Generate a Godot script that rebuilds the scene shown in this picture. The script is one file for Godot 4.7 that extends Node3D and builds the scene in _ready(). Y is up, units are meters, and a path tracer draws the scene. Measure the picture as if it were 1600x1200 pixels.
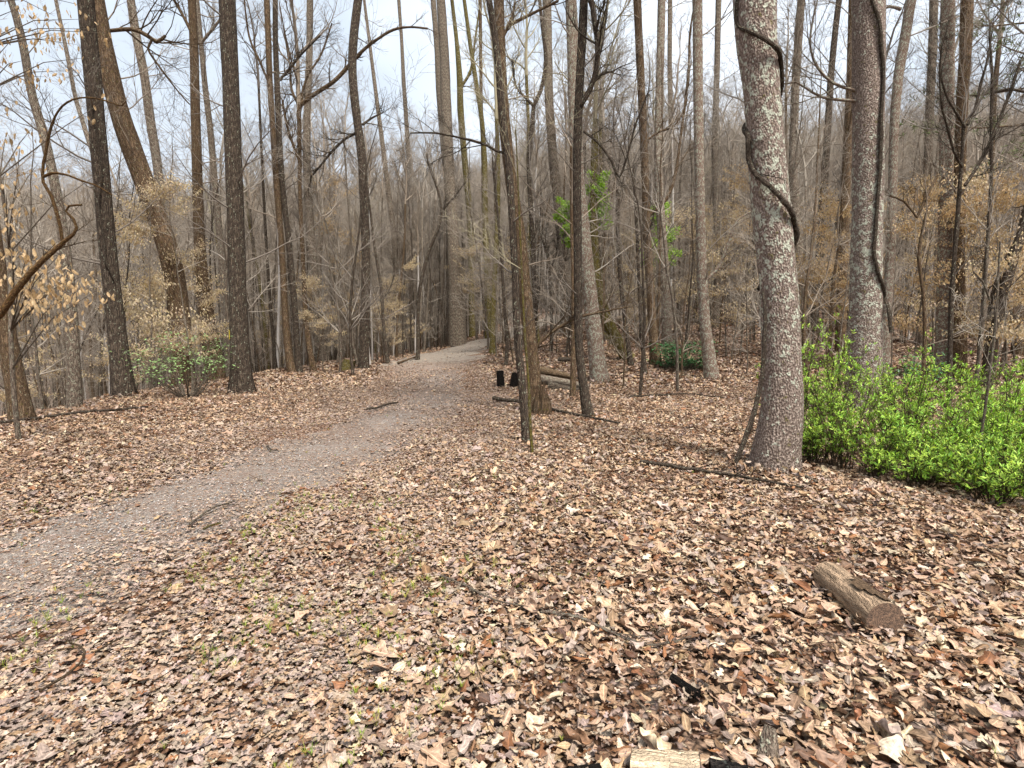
extends Node3D
# A bare early spring wood with a leaf-strewn gravel path. x is to the right, -z is ahead, heights come from height().

var rng := RandomNumberGenerator.new()
var bark: Array[StandardMaterial3D] = []
var leaf_mats: Array[StandardMaterial3D] = []
var litter_mat: StandardMaterial3D
var crowns: Array[ArrayMesh] = []
var trunks: Array[ArrayMesh] = []
var saplings: Array[ArrayMesh] = []
var sapling_stems: Array[ArrayMesh] = []
var sprays: Array[ArrayMesh] = []
var litter_shapes: Array[ArrayMesh] = []
var used := {}
var occupied: Array[Vector2] = []
var feet: Array[Vector3] = []

const PALETTE := [Color(.58, .40, .29), Color(.48, .32, .22), Color(.70, .53, .40), Color(.48, .375, .33), Color(.41, .31, .275), Color(.27, .155, .095), Color(.32, .145, .07), Color(.16, .085, .055), Color(.78, .65, .51), Color(.54, .425, .37)]


# ---------------------------------------------------------------- ground shape
func sm(a: float, b: float, x: float) -> float:
	var t := clampf((x - a) / (b - a), 0.0, 1.0)
	return t * t * (3.0 - 2.0 * t)


func height(x: float, z: float) -> float:
	var d := -z
	var u := -9.3 - x
	var fall := 0.0
	if u > 0.0:
		fall = -0.42 * u * u / (u + 2.0)
		fall = fall / (1.0 - fall / 11.0)
	var v := maxf(0.0, minf(d, 50.0) - 14.0)
	var rise := 0.12 * v * v / (v + 3.0) * sm(-9.0, 5.0, x)
	var r := sqrt(x * x + d * d)
	var w := maxf(0.0, r - 56.0)
	var hill := 34.0 * (1.0 - exp(-0.46 * w * w / (w + 12.0) / 34.0)) if d > 0.0 else 0.0
	var b := (0.045 * sin(1.1 * x + 0.4) * sin(0.9 * d + 1.0) + 0.03 * sin(2.3 * x + d * 1.3)) * minf(1.0, maxf(0.0, r - 2.0) / 4.0)
	return fall + rise + hill + b


func on(x: float, z: float, up := 0.0) -> Vector3:
	return Vector3(x, height(x, z) + up, z)


const WAY := [[-6.2, 1.2], [-4.6, -1.6], [-3.35, -3.6], [-2.85, -6.0], [-2.25, -8.5], [-1.95, -12.0], [-2.5, -17.0], [-3.3, -22.0], [-3.6, -26.5], [-2.5, -31.0], [0.4, -35.5], [3.4, -38.5], [7.5, -41.0], [13.0, -43.0]]


func way_distance(x: float, z: float) -> float:
	var best := 1e9
	var p := Vector2(x, z)
	for k in WAY.size() - 1:
		var a := Vector2(WAY[k][0], WAY[k][1])
		var b := Vector2(WAY[k + 1][0], WAY[k + 1][1])
		var t := clampf((p - a).dot(b - a) / (b - a).length_squared(), 0.0, 1.0)
		best = minf(best, p.distance_squared_to(a + (b - a) * t))
	return sqrt(best)


# ---------------------------------------------------------------- mesh building
class Mesher:
	var v := PackedVector3Array()
	var n := PackedVector3Array()
	var uv := PackedVector2Array()
	var c := PackedColorArray()
	var ix := PackedInt32Array()

	func tube(p: PackedVector3Array, r: PackedFloat32Array, sides: int, tint := Color.WHITE, lump := 0.0, lobes := 0.0, seed_ := 0.0, tile := Vector2(.5, 1.0)) -> void:
		var count := p.size()
		var u := Vector3.ZERO
		var along := 0.0
		var first := v.size()
		var repeat := maxf(1.0, roundf(TAU * r[0] / tile.x)) if r[0] > 0.03 else 1.0
		for k in count:
			var t := (p[mini(k + 1, count - 1)] - p[maxi(k - 1, 0)]).normalized()
			if k == 0:
				u = t.cross(Vector3(0, 0, 1) if absf(t.z) < 0.9 else Vector3.RIGHT).normalized()
			else:
				along += p[k].distance_to(p[k - 1])
				u = (u - t * u.dot(t)).normalized()
			var w := t.cross(u)
			for s in sides + 1:
				var a := TAU * (s % sides) / sides
				var dir := u * cos(a) + w * sin(a)
				var q := r[k]
				if lump > 0.0:
					q *= 1.0 + lump * (sin(a * 3.0 + along * 2.1 + seed_) * .5 + sin(a * 2.0 - along * 3.7 + seed_ * 2.0) * .5 + sin(a * 7.0 + along * 11.0 + seed_) * .35)
				if lobes > 0.0:
					var low := exp(-along * 3.2 / maxf(0.3, r[0] * 3.0))
					q *= 1.0 + low * lobes * (0.55 + 0.45 * sin(a * 4.0 + seed_ * 3.0) + 0.3 * sin(a * 7.0 + seed_))
				v.append(p[k] + dir * q)
				n.append(dir)
				uv.append(Vector2(repeat * s / sides, along / tile.y))
				c.append(tint)
		var row := sides + 1
		for k in count - 1:
			for s in sides:
				var a := first + k * row + s
				ix.append_array([a, a + row + 1, a + 1, a, a + row, a + row + 1])

	func cap(p: PackedVector3Array, r: float, k: int, sides: int, tint: Color, out: float) -> void:   # a rounded end on a tube made with the same sides
		var count := p.size()
		var t := (p[mini(k + 1, count - 1)] - p[maxi(k - 1, 0)]).normalized() * out
		var u := t.cross(Vector3(0, 0, 1) if absf(t.z) < 0.9 else Vector3.RIGHT).normalized()
		var w := t.cross(u)
		var first := v.size()
		v.append(p[k] + t * r * .12); n.append(t); uv.append(Vector2(.5, .5)); c.append(tint)
		for s in sides + 1:
			var a := TAU * s / sides
			var dir := u * cos(a) + w * sin(a)
			v.append(p[k] + dir * r); n.append(t); uv.append(Vector2(.5, .5) + Vector2(cos(a), sin(a)) * .48); c.append(tint)
		for s in sides:
			ix.append_array([first, first + 2 + s, first + 1 + s])

	func sheet(rows: Array, tint: Color) -> void:   # a grid of points: rows of equal length
		var first := v.size()
		var nr := rows.size()
		var nc: int = rows[0].size()
		for i in nr:
			for j in nc:
				var p: Vector3 = rows[i][j]
				var du: Vector3 = rows[i][mini(j + 1, nc - 1)] - rows[i][maxi(j - 1, 0)]
				var dv: Vector3 = rows[mini(i + 1, nr - 1)][j] - rows[maxi(i - 1, 0)][j]
				v.append(p)
				n.append(du.cross(dv).normalized() if du.cross(dv).length_squared() > 1e-16 else Vector3.UP)
				uv.append(Vector2(float(j) / (nc - 1), float(i) / (nr - 1)))
				c.append(tint)
		for i in nr - 1:
			for j in nc - 1:
				var a := first + i * nc + j
				ix.append_array([a, a + nc, a + nc + 1, a, a + nc + 1, a + 1])

	func tri_leaf(base: Vector3, tip: Vector3, side: Vector3, up: Vector3, tint: Color) -> void:   # a small folded leaf of four faces
		var first := v.size()
		var mid := base.lerp(tip, .45)
		v.append_array([base, mid + side + up, tip, mid - side + up, mid])
		var f := (tip - base).cross(side).normalized()
		var s := side.normalized() * .4
		n.append_array([f, (f - s).normalized(), f, (f + s).normalized(), f])
		uv.append_array([Vector2(.5, 0), Vector2(1, .45), Vector2(.5, 1), Vector2(0, .45), Vector2(.5, .45)])
		c.append_array([tint, tint, tint, tint, tint])
		ix.append_array([first, first + 1, first + 4, first + 4, first + 1, first + 2, first, first + 4, first + 3, first + 4, first + 2, first + 3])

	func done() -> ArrayMesh:
		var a := []
		a.resize(Mesh.ARRAY_MAX)
		a[Mesh.ARRAY_VERTEX] = v
		a[Mesh.ARRAY_NORMAL] = n
		a[Mesh.ARRAY_TEX_UV] = uv
		a[Mesh.ARRAY_COLOR] = c
		a[Mesh.ARRAY_INDEX] = ix
		var m := ArrayMesh.new()
		m.add_surface_from_arrays(Mesh.PRIMITIVE_TRIANGLES, a)
		return m


func rv() -> Vector3:
	return Vector3(rng.randf_range(-1, 1), rng.randf_range(-1, 1), rng.randf_range(-1, 1))


func smooth(p: PackedVector3Array, r: PackedFloat32Array, step: float) -> Array:   # Catmull-Rom through the points
	var q := PackedVector3Array()
	var s := PackedFloat32Array()
	for k in p.size() - 1:
		var a := p[maxi(k - 1, 0)]
		var d := p[mini(k + 2, p.size() - 1)]
		var m := maxi(1, int(p[k].distance_to(p[k + 1]) / step))
		for i in m:
			var t := float(i) / m
			q.append(p[k].cubic_interpolate(p[k + 1], a, d, t))
			s.append(lerpf(r[k], r[k + 1], t))
	q.append(p[p.size() - 1])
	s.append(r[r.size() - 1])
	return [q, s]


const SEGMENTS := [7, 6, 4, 3]
const SIDES := [6, 4, 3, 3]
const CHILDREN := [7, 6, 5, 0]


func grow(m: Mesher, p: Vector3, d: Vector3, length: float, r: float, lv: int, last: int, up: float, wig: float) -> void:
	var count: int = SEGMENTS[lv]
	var pts := PackedVector3Array([p])
	var rad := PackedFloat32Array([r])
	var q := p
	for k in count:
		q += d * length / count
		pts.append(q)
		rad.append(r * (1.0 - 0.72 * (k + 1) / count))
		d = (d + rv() * wig + Vector3.UP * up).normalized()
	m.tube(pts, rad, SIDES[lv])
	if lv >= last:
		return
	var kids: int = CHILDREN[lv]
	for k in kids:
		var t := 0.22 + 0.78 * (k + rng.randf()) / kids
		var i := mini(count - 1, int(t * count))
		var at := pts[i].lerp(pts[i + 1], t * count - i) if t < 1.0 else pts[count]
		var along := (pts[i + 1] - pts[i]).normalized()
		var out := along.cross(rv()).normalized()
		var a := rng.randf_range(.45, 1.0)
		grow(m, at, (along * cos(a) + out * sin(a)).normalized(), length * rng.randf_range(.34, .6) * (1.15 - .5 * t), maxf(.003, rad[i] * .62), lv + 1, last, up, wig)


# ---------------------------------------------------------------- naming
func numbered(called: String) -> String:
	used[called] = used.get(called, 0) + 1
	return called if used[called] == 1 else "%s_%03d" % [called, used[called] - 1]


func tag(o: Node3D, label: String, category: String, group := "", kind := "") -> Node3D:
	if label:
		o.set_meta("label", label)
	if category:
		o.set_meta("category", category)
	if group:
		o.set_meta("group", group)
	if kind:
		o.set_meta("kind", kind)
	return o


func thing(called: String, at: Vector3, label: String, category: String, group := "") -> Node3D:
	var o := Node3D.new()
	o.name = numbered(called)
	add_child(o)
	o.position = at
	tag(o, label, category, group)
	return o


func part(called: String, mesh: Mesh, mat: Material, parent: Node3D) -> MeshInstance3D:
	var o := MeshInstance3D.new()
	o.name = called
	o.mesh = mesh
	o.material_override = mat
	parent.add_child(o, true)
	return o


func many(called: String, mesh: Mesh, mat: Material, where: Array[Transform3D], tint: PackedColorArray, parent: Node3D) -> void:
	if where.is_empty():
		return
	var mm := MultiMesh.new()
	mm.transform_format = MultiMesh.TRANSFORM_3D
	mm.use_colors = tint.size() > 0
	mm.mesh = mesh
	mm.instance_count = where.size()
	for k in where.size():
		mm.set_instance_transform(k, where[k])
		if tint.size():
			mm.set_instance_color(k, tint[k])
	var o := MultiMeshInstance3D.new()
	o.name = called
	o.multimesh = mm
	o.material_override = mat
	o.set_meta("kind", "stuff")
	parent.add_child(o, true)


# ---------------------------------------------------------------- materials
func noise(freq: float, seed_: int, octaves := 4, kind := FastNoiseLite.TYPE_SIMPLEX_SMOOTH, fractal := FastNoiseLite.FRACTAL_FBM) -> FastNoiseLite:
	var f := FastNoiseLite.new()
	f.noise_type = kind
	f.seed = seed_
	f.frequency = freq
	f.fractal_type = fractal
	f.fractal_octaves = octaves
	return f


func field(f: FastNoiseLite, w: int, h: int, to_w: int, to_h: int) -> PackedByteArray:
	var im := f.get_seamless_image(w, h)
	im.convert(Image.FORMAT_L8)
	if w != to_w or h != to_h:
		im.resize(to_w, to_h, Image.INTERPOLATE_CUBIC)
	return im.get_data()


func texture(w: int, h: int, data: PackedByteArray, format := Image.FORMAT_RGB8) -> ImageTexture:
	return ImageTexture.create_from_image(Image.create_from_data(w, h, false, format, data))


func make_bark(seed_: int, deep: Color, ridge: Color, lichen: Color, amount: float, moss: Color, moss_amount: float, stretch: int, relief: float, flaky: float, fine := .022, fm := 1.0, h := 768, climb := 0.0) -> void:
	var w := 384
	var furrow := field(noise(fine, seed_, 4, FastNoiseLite.TYPE_SIMPLEX_SMOOTH, FastNoiseLite.FRACTAL_RIDGED), w, h / stretch, w, h)
	var grain := field(noise(.09 * fm, seed_ + 1, 3), w, h / 3, w, h)
	var speck := field(noise(.05 * fm, seed_ + 2, 5), w, h, w, h)
	var patch := field(noise(.010 * fm, seed_ + 3, 3), w, h, w, h)
	var blot := field(noise(.028 * fm, seed_ + 4, 5), w, h, w, h)
	var rgb := PackedByteArray()
	rgb.resize(w * h * 3)
	var rel := PackedByteArray()
	rel.resize(w * h)
	for k in w * h:
		var f := furrow[k] / 255.0
		var g := grain[k] / 255.0
		var s := speck[k] / 255.0
		var q := clampf((1.0 - f) * 1.25 - .1 + (g - .5) * .8 + (s - .5) * flaky, 0.0, 1.0)
		var col := deep.lerp(ridge, q)
		var big := patch[k] / 255.0
		var l := clampf((big * .85 + s * .27 + blot[k] / 255.0 * .70 - 1.12 + amount + climb * sin(PI * (k / w) / float(h))) * 8.0, 0.0, 1.0)
		col = col.lerp(lichen, l * (.55 + .45 * g))
		var mo := clampf((1.0 - big - 1.0 + moss_amount + (s - .5) * .5) * 6.0, 0.0, 1.0)
		col = col.lerp(moss, mo * .8)
		rgb[k * 3] = int(col.r * 255.0)
		rgb[k * 3 + 1] = int(col.g * 255.0)
		rgb[k * 3 + 2] = int(col.b * 255.0)
		rel[k] = int(clampf(q * .8 + l * .2, 0.0, 1.0) * 255.0)
	var m := StandardMaterial3D.new()
	m.albedo_texture = texture(w, h, rgb)
	m.vertex_color_use_as_albedo = true
	m.roughness = .92
	m.metallic_specular = .25
	m.heightmap_enabled = true
	m.heightmap_scale = relief
	m.heightmap_texture = texture(w, h, rel, Image.FORMAT_L8)
	bark.append(m)


func plain(c: Color, rough := .85) -> StandardMaterial3D:
	var m := StandardMaterial3D.new()
	m.albedo_color = c.linear_to_srgb()
	m.roughness = rough
	m.metallic_specular = .3
	m.vertex_color_use_as_albedo = true
	return m


func make_leaf_texture() -> ImageTexture:
	var w := 96
	var mottle := field(noise(.05, 91, 4), w, w, w, w)
	var rgb := PackedByteArray()
	rgb.resize(w * w * 3)
	for y in w:
		for x in w:
			var u := absf(x / float(w - 1) - .5) * 2.0
			var side := absf(fposmod(y / float(w) * 8.0 - u * 1.6, 1.0) - .5)
			var g := .80 + .30 * (mottle[y * w + x] / 255.0 - .5)
			if side > .42:
				g *= .90
			if u < .06:
				g = 1.0
			var i := (y * w + x) * 3
			rgb[i] = int(255 * clampf(g, 0, 1)); rgb[i + 1] = int(255 * clampf(g * .985, 0, 1)); rgb[i + 2] = int(255 * clampf(g * .96, 0, 1))
	return texture(w, w, rgb)


# ---------------------------------------------------------------- leaves of the litter
func leaf_shape(kind: int, rows: int, cols: int, curl: float, bend: float, twist: float) -> Array:
	# a leaf one unit long lying along z, cupped across, bent along and twisted; kind 0 oblong, 1 lobed, 2 broad, 3 long
	var out := []
	var ph := rng.randf() * TAU
	for i in rows:
		var t := float(i) / (rows - 1)
		var w := 0.0
		if kind == 0:
			w = .27 * pow(sin(PI * pow(t, .85)), .8)
		elif kind == 1:
			w = (.30 * pow(sin(PI * pow(t, 1.15)), .7)) * (.72 + .42 * sin(t * 15.5 + .6))
		elif kind == 2:
			w = .46 * pow(sin(PI * pow(t, .75)), .65) * (.80 + .28 * sin(t * 12.0 + 1.0))
		else:
			w = .17 * pow(sin(PI * pow(t, .8)), .75)
		if i == 0 or i == rows - 1:
			w = .012
		var row := []
		var ang := twist * (t - .5)
		for j in cols:
			var s := float(j) / (cols - 1) * 2.0 - 1.0
			# wrap the width round a circle of curvature «curl»
			var a := s * w * curl * 2.0
			var x := sin(a) / (curl * 2.0) if absf(curl) > .05 else s * w
			var y := (1.0 - cos(a)) / (curl * 2.0) if absf(curl) > .05 else 0.0
			y += .022 * sin(s * 5.0 + t * 9.0 + ph) * absf(s) + .03 * sin(t * 7.0 + ph)
			var b := (t - .5) * bend
			var z := sin(b) / bend if absf(bend) > .05 else t - .5
			var lift := (1.0 - cos(b)) / bend if absf(bend) > .05 else 0.0
			row.append(Vector3(x * cos(ang) - y * sin(ang), x * sin(ang) + y * cos(ang) + lift, z))
		out.append(row)
	return out


func make_litter_shapes() -> void:
	var specs := [[0, .9, .8, .3], [0, 2.6, .5, .8], [0, -1.4, .9, -.5], [1, .7, .6, .4], [1, -1.5, .9, -.6], [1, 2.0, 1.2, .7], [2, .9, .7, .3], [2, -1.1, 1.0, .5], [2, 1.9, .4, -.8], [3, 3.2, .9, .9], [3, -2.0, 1.2, -.9], [0, 4.2, .3, 1.2], [2, 3.0, 1.4, .6], [1, 0.3, 0.2, .1]]
	for s in specs:
		var m := Mesher.new()
		m.sheet(leaf_shape(s[0], 15 if s[0] in [1, 2] else 8, 5, s[1], s[2], s[3]), Color.WHITE)
		litter_shapes.append(m.done())


func litter_color(worn: float) -> Color:
	var c: Color
	var q := rng.randf()
	if q < worn:
		c = PALETTE[[3, 4, 9, 3, 5, 4, 9, 1][rng.randi() % 8]]
	else:
		c = PALETTE[[0, 0, 1, 1, 1, 0, 6, 5, 3, 9, 8, 7, 4, 1, 2, 5, 0, 3][rng.randi() % 18]]
	var k := rng.randf_range(.6, 1.2)
	return Color(c.r * k, c.g * k * rng.randf_range(.95, 1.04), c.b * k * rng.randf_range(.84, 1.03))


func lay(x: float, z: float, size: float, tilt: float, up: float) -> Transform3D:
	var b := Basis(Vector3.UP, rng.randf() * TAU) * Basis(Vector3.RIGHT, rng.randfn(0, tilt)) * Basis(Vector3.BACK, rng.randfn(0, tilt))
	if rng.randf() < .4:
		b = b * Basis(Vector3.BACK, PI)
	return Transform3D(b.scaled(Vector3.ONE * size), on(x, z, up))


# ---------------------------------------------------------------- trees
func add_spot(x: float, z: float) -> void:
	occupied.append(Vector2(x, z))


func traced(called: String, b: int, label: String, x: float, z: float, pts: Array, limbs: Array) -> void:
	var base := Vector3(x, height(x, z) - .04, z)
	add_spot(x, z)
	var o := thing(called, base, label, "sapling" if "sapling" in called or "stem" in called else "tree")
	var p := PackedVector3Array()
	var r := PackedFloat32Array()
	var bow := rng.randf_range(-.12, .12)
	for k in pts.size():
		var q: Array = pts[k]
		p.append(Vector3(q[0], q[1] + .04, bow * sin(q[1] * .45) * minf(1.0, q[1])))
		r.append(q[2])
	var near := -z < 12.0
	var thick: float = r[r.size() / 2]
	var tall := 4.5 + 38.0 * thick * 2.0
	var tip := p[p.size() - 1]
	var lean := (tip - p[p.size() - 2]).normalized()
	lean = (lean + Vector3.UP * .8).normalized()
	var crown_from := maxf(tip.y + .3, tall * .5)
	var rc := r[r.size() - 1]
	if tip.y > 3.0 and not "forked_sapling" in called or limbs.is_empty():
		var steps := maxi(1, int((crown_from - tip.y) / 1.2))
		for k in steps:
			tip += (lean + rv() * .05) * (crown_from - p[p.size() - 1].y) / maxf(1.0, steps - k)
			p.append(tip)
			rc *= 1.0 - .25 / steps
			r.append(rc)
	var s := smooth(p, r, .12 if near else .3)
	var line: PackedVector3Array = s[0]
	var m := Mesher.new()
	var wood := thick > .07
	m.tube(line, s[1], 26 if thick > .15 and near else 14 if wood else 7, Color.WHITE, .03 if wood else .03, (.08 if near else .15) if wood else .1, rng.randf() * 9.0, Vector2(TAU * r[0], 6.4) if b == 1 and near else Vector2(.42, .84) if near else Vector2(.6, 1.2))
	part("trunk", m.done(), bark[5 if b == 1 and near else b], o)
	if -z < 18.0:
		feet.append(Vector3(x, r[0], z))
	for limb in limbs:
		var lp := PackedVector3Array()
		var lr := PackedFloat32Array()
		var away := rng.randf_range(-.5, .5)
		for k in limb.size():
			lp.append(Vector3(limb[k][0], limb[k][1] + .04, away * k / limb.size()))
			lr.append(limb[k][2])
		var ls := smooth(lp, lr, .15)
		var lm := Mesher.new()
		lm.tube(ls[0], ls[1], 7)
		var line2: PackedVector3Array = ls[0]
		for k in range(1, line2.size(), maxi(1, line2.size() / 9)):
			var dir := (line2[k] - line2[k - 1]).normalized()
			grow(lm, line2[k], (dir + rv() * .9 + Vector3.UP * .25).normalized(), rng.randf_range(.4, 1.0) * (thick * 6.0 + .5), ls[1][k] * .45, 1, 3, .08, .22)
		part("limb", lm.done(), bark[b], o)
	# thin dead shoots along the bare trunk
	var shoots := rng.randi_range(4, 7) if thick > .06 else rng.randi_range(6, 10)
	if thick < .03:
		shoots = 2
	var sm_ := Mesher.new()
	for k in shoots:
		var i := rng.randi_range(line.size() / 4, line.size() - 2)
		var out := Vector3(rng.randf_range(-1, 1), rng.randf_range(.1, .7), rng.randf_range(-1, 1)).normalized()
		var far := -z > 12.0
		grow(sm_, line[i], out, rng.randf_range(.7, 1.8) * (1.7 if far else .7), maxf(.004, minf(.022 if far else .014, s[1][i] * .3)), 0 if far and thick > .06 and rng.randf() < .5 else 1, 3, .06, .2)
	part("shoots", sm_.done(), twigs[b], o).set_meta("kind", "stuff")
	if tip.y > 3.0 and rc < .045:
		var top := Mesher.new()
		for k in 5:
			grow(top, line[line.size() - 1 - k], (lean + rv() * .6).normalized(), rng.randf_range(.9, 1.8), rc * .7, 1, 3, .08, .2)
		part("crown", top.done(), twigs[b], o)
	elif tip.y > 3.0:
		var cm := part("crown", crowns[rng.randi() % crowns.size()], twigs[b], o)
		cm.position = line[line.size() - 1] - lean * .1
		var size := clampf(rc / .11, .4, 1.35)
		var turn := Basis(Quaternion(Vector3.UP, (lean + Vector3.UP).normalized())) * Basis(Vector3.UP, rng.randf() * TAU)
		cm.basis = turn.scaled(Vector3.ONE * size)


func make_prototypes() -> void:
	for k in 6:
		var m := Mesher.new()
		var axis := PackedVector3Array([Vector3.ZERO])
		var rad := PackedFloat32Array([.11])
		var q := Vector3.ZERO
		var d := Vector3.UP
		for i in 9:
			q += d
			axis.append(q)
			rad.append(.11 * (1.0 - .1 * (i + 1)) + .004)
			d = (d + rv() * .16 + Vector3.UP * .12).normalized()
		m.tube(axis, rad, 8)
		for i in 13:
			var t := .3 + 8.2 * i / 12.0
			var j := mini(8, int(t))
			var at := axis[j].lerp(axis[j + 1], t - j)
			var turn := i * 2.4 + rng.randf()
			var out := Vector3(cos(turn), rng.randf_range(.6, 1.3), sin(turn)).normalized()
			grow(m, at, out, rng.randf_range(2.0, 4.2) * (1.1 - .06 * t), rad[j] * .5, 0, 3, .07, .16)
		crowns.append(m.done())
	for k in 5:
		var m := Mesher.new()
		var p := PackedVector3Array()
		var r := PackedFloat32Array()
		var ph := rng.randf() * TAU
		for i in 13:
			p.append(Vector3(.16 * sin(i * .55 + ph), i * .85 - .2, .16 * cos(i * .4 + ph)) - Vector3(.16 * sin(ph), 0, .16 * cos(ph)))
			r.append(.17 * (1.0 - .028 * i) * (1.5 if i == 0 else 1.0))
		m.tube(p, r, 9, Color.WHITE, .04, .2, ph, Vector2(.6, 1.2))
		for i in 5:
			var at := p[rng.randi_range(4, 12)]
			grow(m, at, Vector3(rng.randf_range(-1, 1), .5, rng.randf_range(-1, 1)).normalized(), rng.randf_range(.8, 2.2), .02, 1, 3, .06, .2)
		trunks.append(m.done())
	for k in 5:
		var m := Mesher.new()
		var p := PackedVector3Array()
		var r := PackedFloat32Array()
		var q := Vector3(0, -.1, 0)
		var d := Vector3(rng.randf_range(-.12, .12), 1, rng.randf_range(-.12, .12)).normalized()
		for i in 12:
			p.append(q)
			r.append(.034 * (1.0 - .075 * i))
			q += d * .55
			d = (d + rv() * .12 + Vector3.UP * .1).normalized()
		m.tube(p, r, 6)
		sapling_stems.append(m.done())
		m = Mesher.new()
		for i in 15:
			var j := rng.randi_range(2, 11)
			var turn := rng.randf() * TAU
			grow(m, p[j], Vector3(cos(turn), rng.randf_range(.3, 1.1), sin(turn)).normalized(), rng.randf_range(.9, 2.0), r[j] * .5, 1, 3, .08, .2)
		saplings.append(m.done())
	for k in 3:   # one layered spray of hanging dead beech leaves
		var m := Mesher.new()
		var p := PackedVector3Array()
		var r := PackedFloat32Array()
		var q := Vector3.ZERO
		var d := Vector3(1, .2, 0).normalized()
		for i in 7:
			p.append(q)
			r.append(.006 * (1.0 - .12 * i))
			q += d * .2
			d = (d + rv() * .12).normalized()
		m.tube(p, r, 3, Color(.30, .22, .16))
		for i in 52:
			var t := rng.randf_range(.6, 6.0)
			var j := int(t)
			if j > 5: j = 5
			var at := p[j].lerp(p[j + 1], t - j) + Vector3(0, rng.randfn(0, .05), rng.randfn(0, .17))
			var tip := at + Vector3(rng.randf_range(-.035, .05), rng.randf_range(-.105, -.04), rng.randf_range(-.045, .045))
			var g := rng.randf_range(.75, 1.2)
			m.tri_leaf(at, tip, Vector3(rng.randf_range(-1, 1), rng.randf_range(-.3, .3), rng.randf_range(-1, 1)).normalized() * .028, Vector3(0, .006, 0), Color(g, g * rng.randf_range(.92, 1.05), g * rng.randf_range(.8, 1.1)))
		sprays.append(m.done())


var pale_wood: StandardMaterial3D
var twigs: Array[StandardMaterial3D] = []
var beech_pale: StandardMaterial3D
var beech_orange: StandardMaterial3D


func beech(x: float, z: float, size: float, orange: int, label: String) -> void:
	var o := thing("beech_sapling", on(x, z, -.03), label, "sapling", "beech saplings holding dead leaves")
	add_spot(x, z)
	var m := Mesher.new()
	var p := PackedVector3Array()
	var r := PackedFloat32Array()
	var q := Vector3.ZERO
	var d := Vector3(rng.randf_range(-.1, .1), 1, rng.randf_range(-.1, .1)).normalized()
	for i in 11:
		p.append(q)
		r.append(.032 * size * (1.0 - .085 * i))
		q += d * .56 * size
		d = (d + rv() * .1 + Vector3.UP * .1).normalized()
	m.tube(p, r, 7)
	part("trunk", m.done(), bark[3], o)
	var bm := Mesher.new()
	var spots: Array[Array] = [[], [], []]
	var turn := rng.randf() * TAU
	for i in 19:
		var t := minf(9.9, 1.8 + 8.1 * rng.randf())
		var j := mini(9, int(t))
		var at := p[j].lerp(p[j + 1], t - j)
		turn += 2.2 + rng.randf() * .6
		var out := Vector3(cos(turn), rng.randf_range(-.12, .75), sin(turn)).normalized()
		var length := size * rng.randf_range(.4, 1.9) * (1.15 - .07 * t)
		grow(bm, at, out, length, r[j] * .4, 1, 3, .0, .12)
		for k in (6 if rng.randf() < .75 else 3):
			var yaw := -atan2(out.z, out.x) + rng.randf_range(-.6, .6)
			var b := Basis(Vector3.UP, yaw) * Basis(Vector3.RIGHT, rng.randf_range(-.6, .6)) * Basis(Vector3.BACK, rng.randf_range(-.35, .5))
			spots[rng.randi() % 3].append(Transform3D(b.scaled(Vector3.ONE * rng.randf_range(.55, .95) * minf(size, 1.15)), at + out * length * rng.randf_range(.05, .6)))
	part("branches", bm.done(), twigs[3], o).set_meta("kind", "stuff")
	for k in 3:
		var list: Array[Transform3D] = []
		for s in spots[k]:
			list.append(s)
		many("foliage", sprays[k], beech_orange if orange else beech_pale, list, PackedColorArray(), o)


func woods_tree(called: String, x: float, z: float, size: float, label: String, group: String, b: int) -> void:
	var o := thing(called, on(x, z, -.05), label, "tree", group)
	o.rotation = Vector3(rng.randfn(0, .035), rng.randf() * TAU, rng.randfn(0, .035))
	var thin := rng.randf_range(.26, .74) * size
	var tall := rng.randf_range(.8, 1.15) * size
	var k := rng.randi() % 5
	var tr := part("trunk", trunks[k], bark[b], o)
	tr.scale = Vector3(thin, tall, thin)
	var cr := part("crown", crowns[rng.randi() % 6], twigs[b], o)
	cr.position = Vector3(.16 * (sin(12 * .55) * 0.0), 9.95 * tall, 0)
	var top: AABB = trunks[k].get_aabb()
	cr.position = trunk_tops[k] * Vector3(thin, tall, thin)
	cr.basis = Basis(Vector3.UP, rng.randf() * TAU).scaled(Vector3.ONE * maxf(thin * 1.08, .5))


var trunk_tops: Array[Vector3] = []


func is_free(x: float, z: float, gap: float) -> bool:
	for q in occupied:
		if absf(q.x - x) < gap and absf(q.y - z) < gap and q.distance_to(Vector2(x, z)) < gap:
			return false
	return true


func region(x: float, z: float) -> String:
	var a := x / -z
	if a < -.62: return "beyond the left bank rim"
	if a < -.38: return "in the ravine left of the path"
	if a < -.14: return "behind the wavy dark trunk"
	if a < .06: return "beyond the path bend"
	if a < .24: return "uphill of the patched dark trunk"
	if a < .42: return "uphill, left of the big vine trunk"
	if a < .66: return "behind the broad vine trunk"
	return "behind the bushes on the right"


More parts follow.
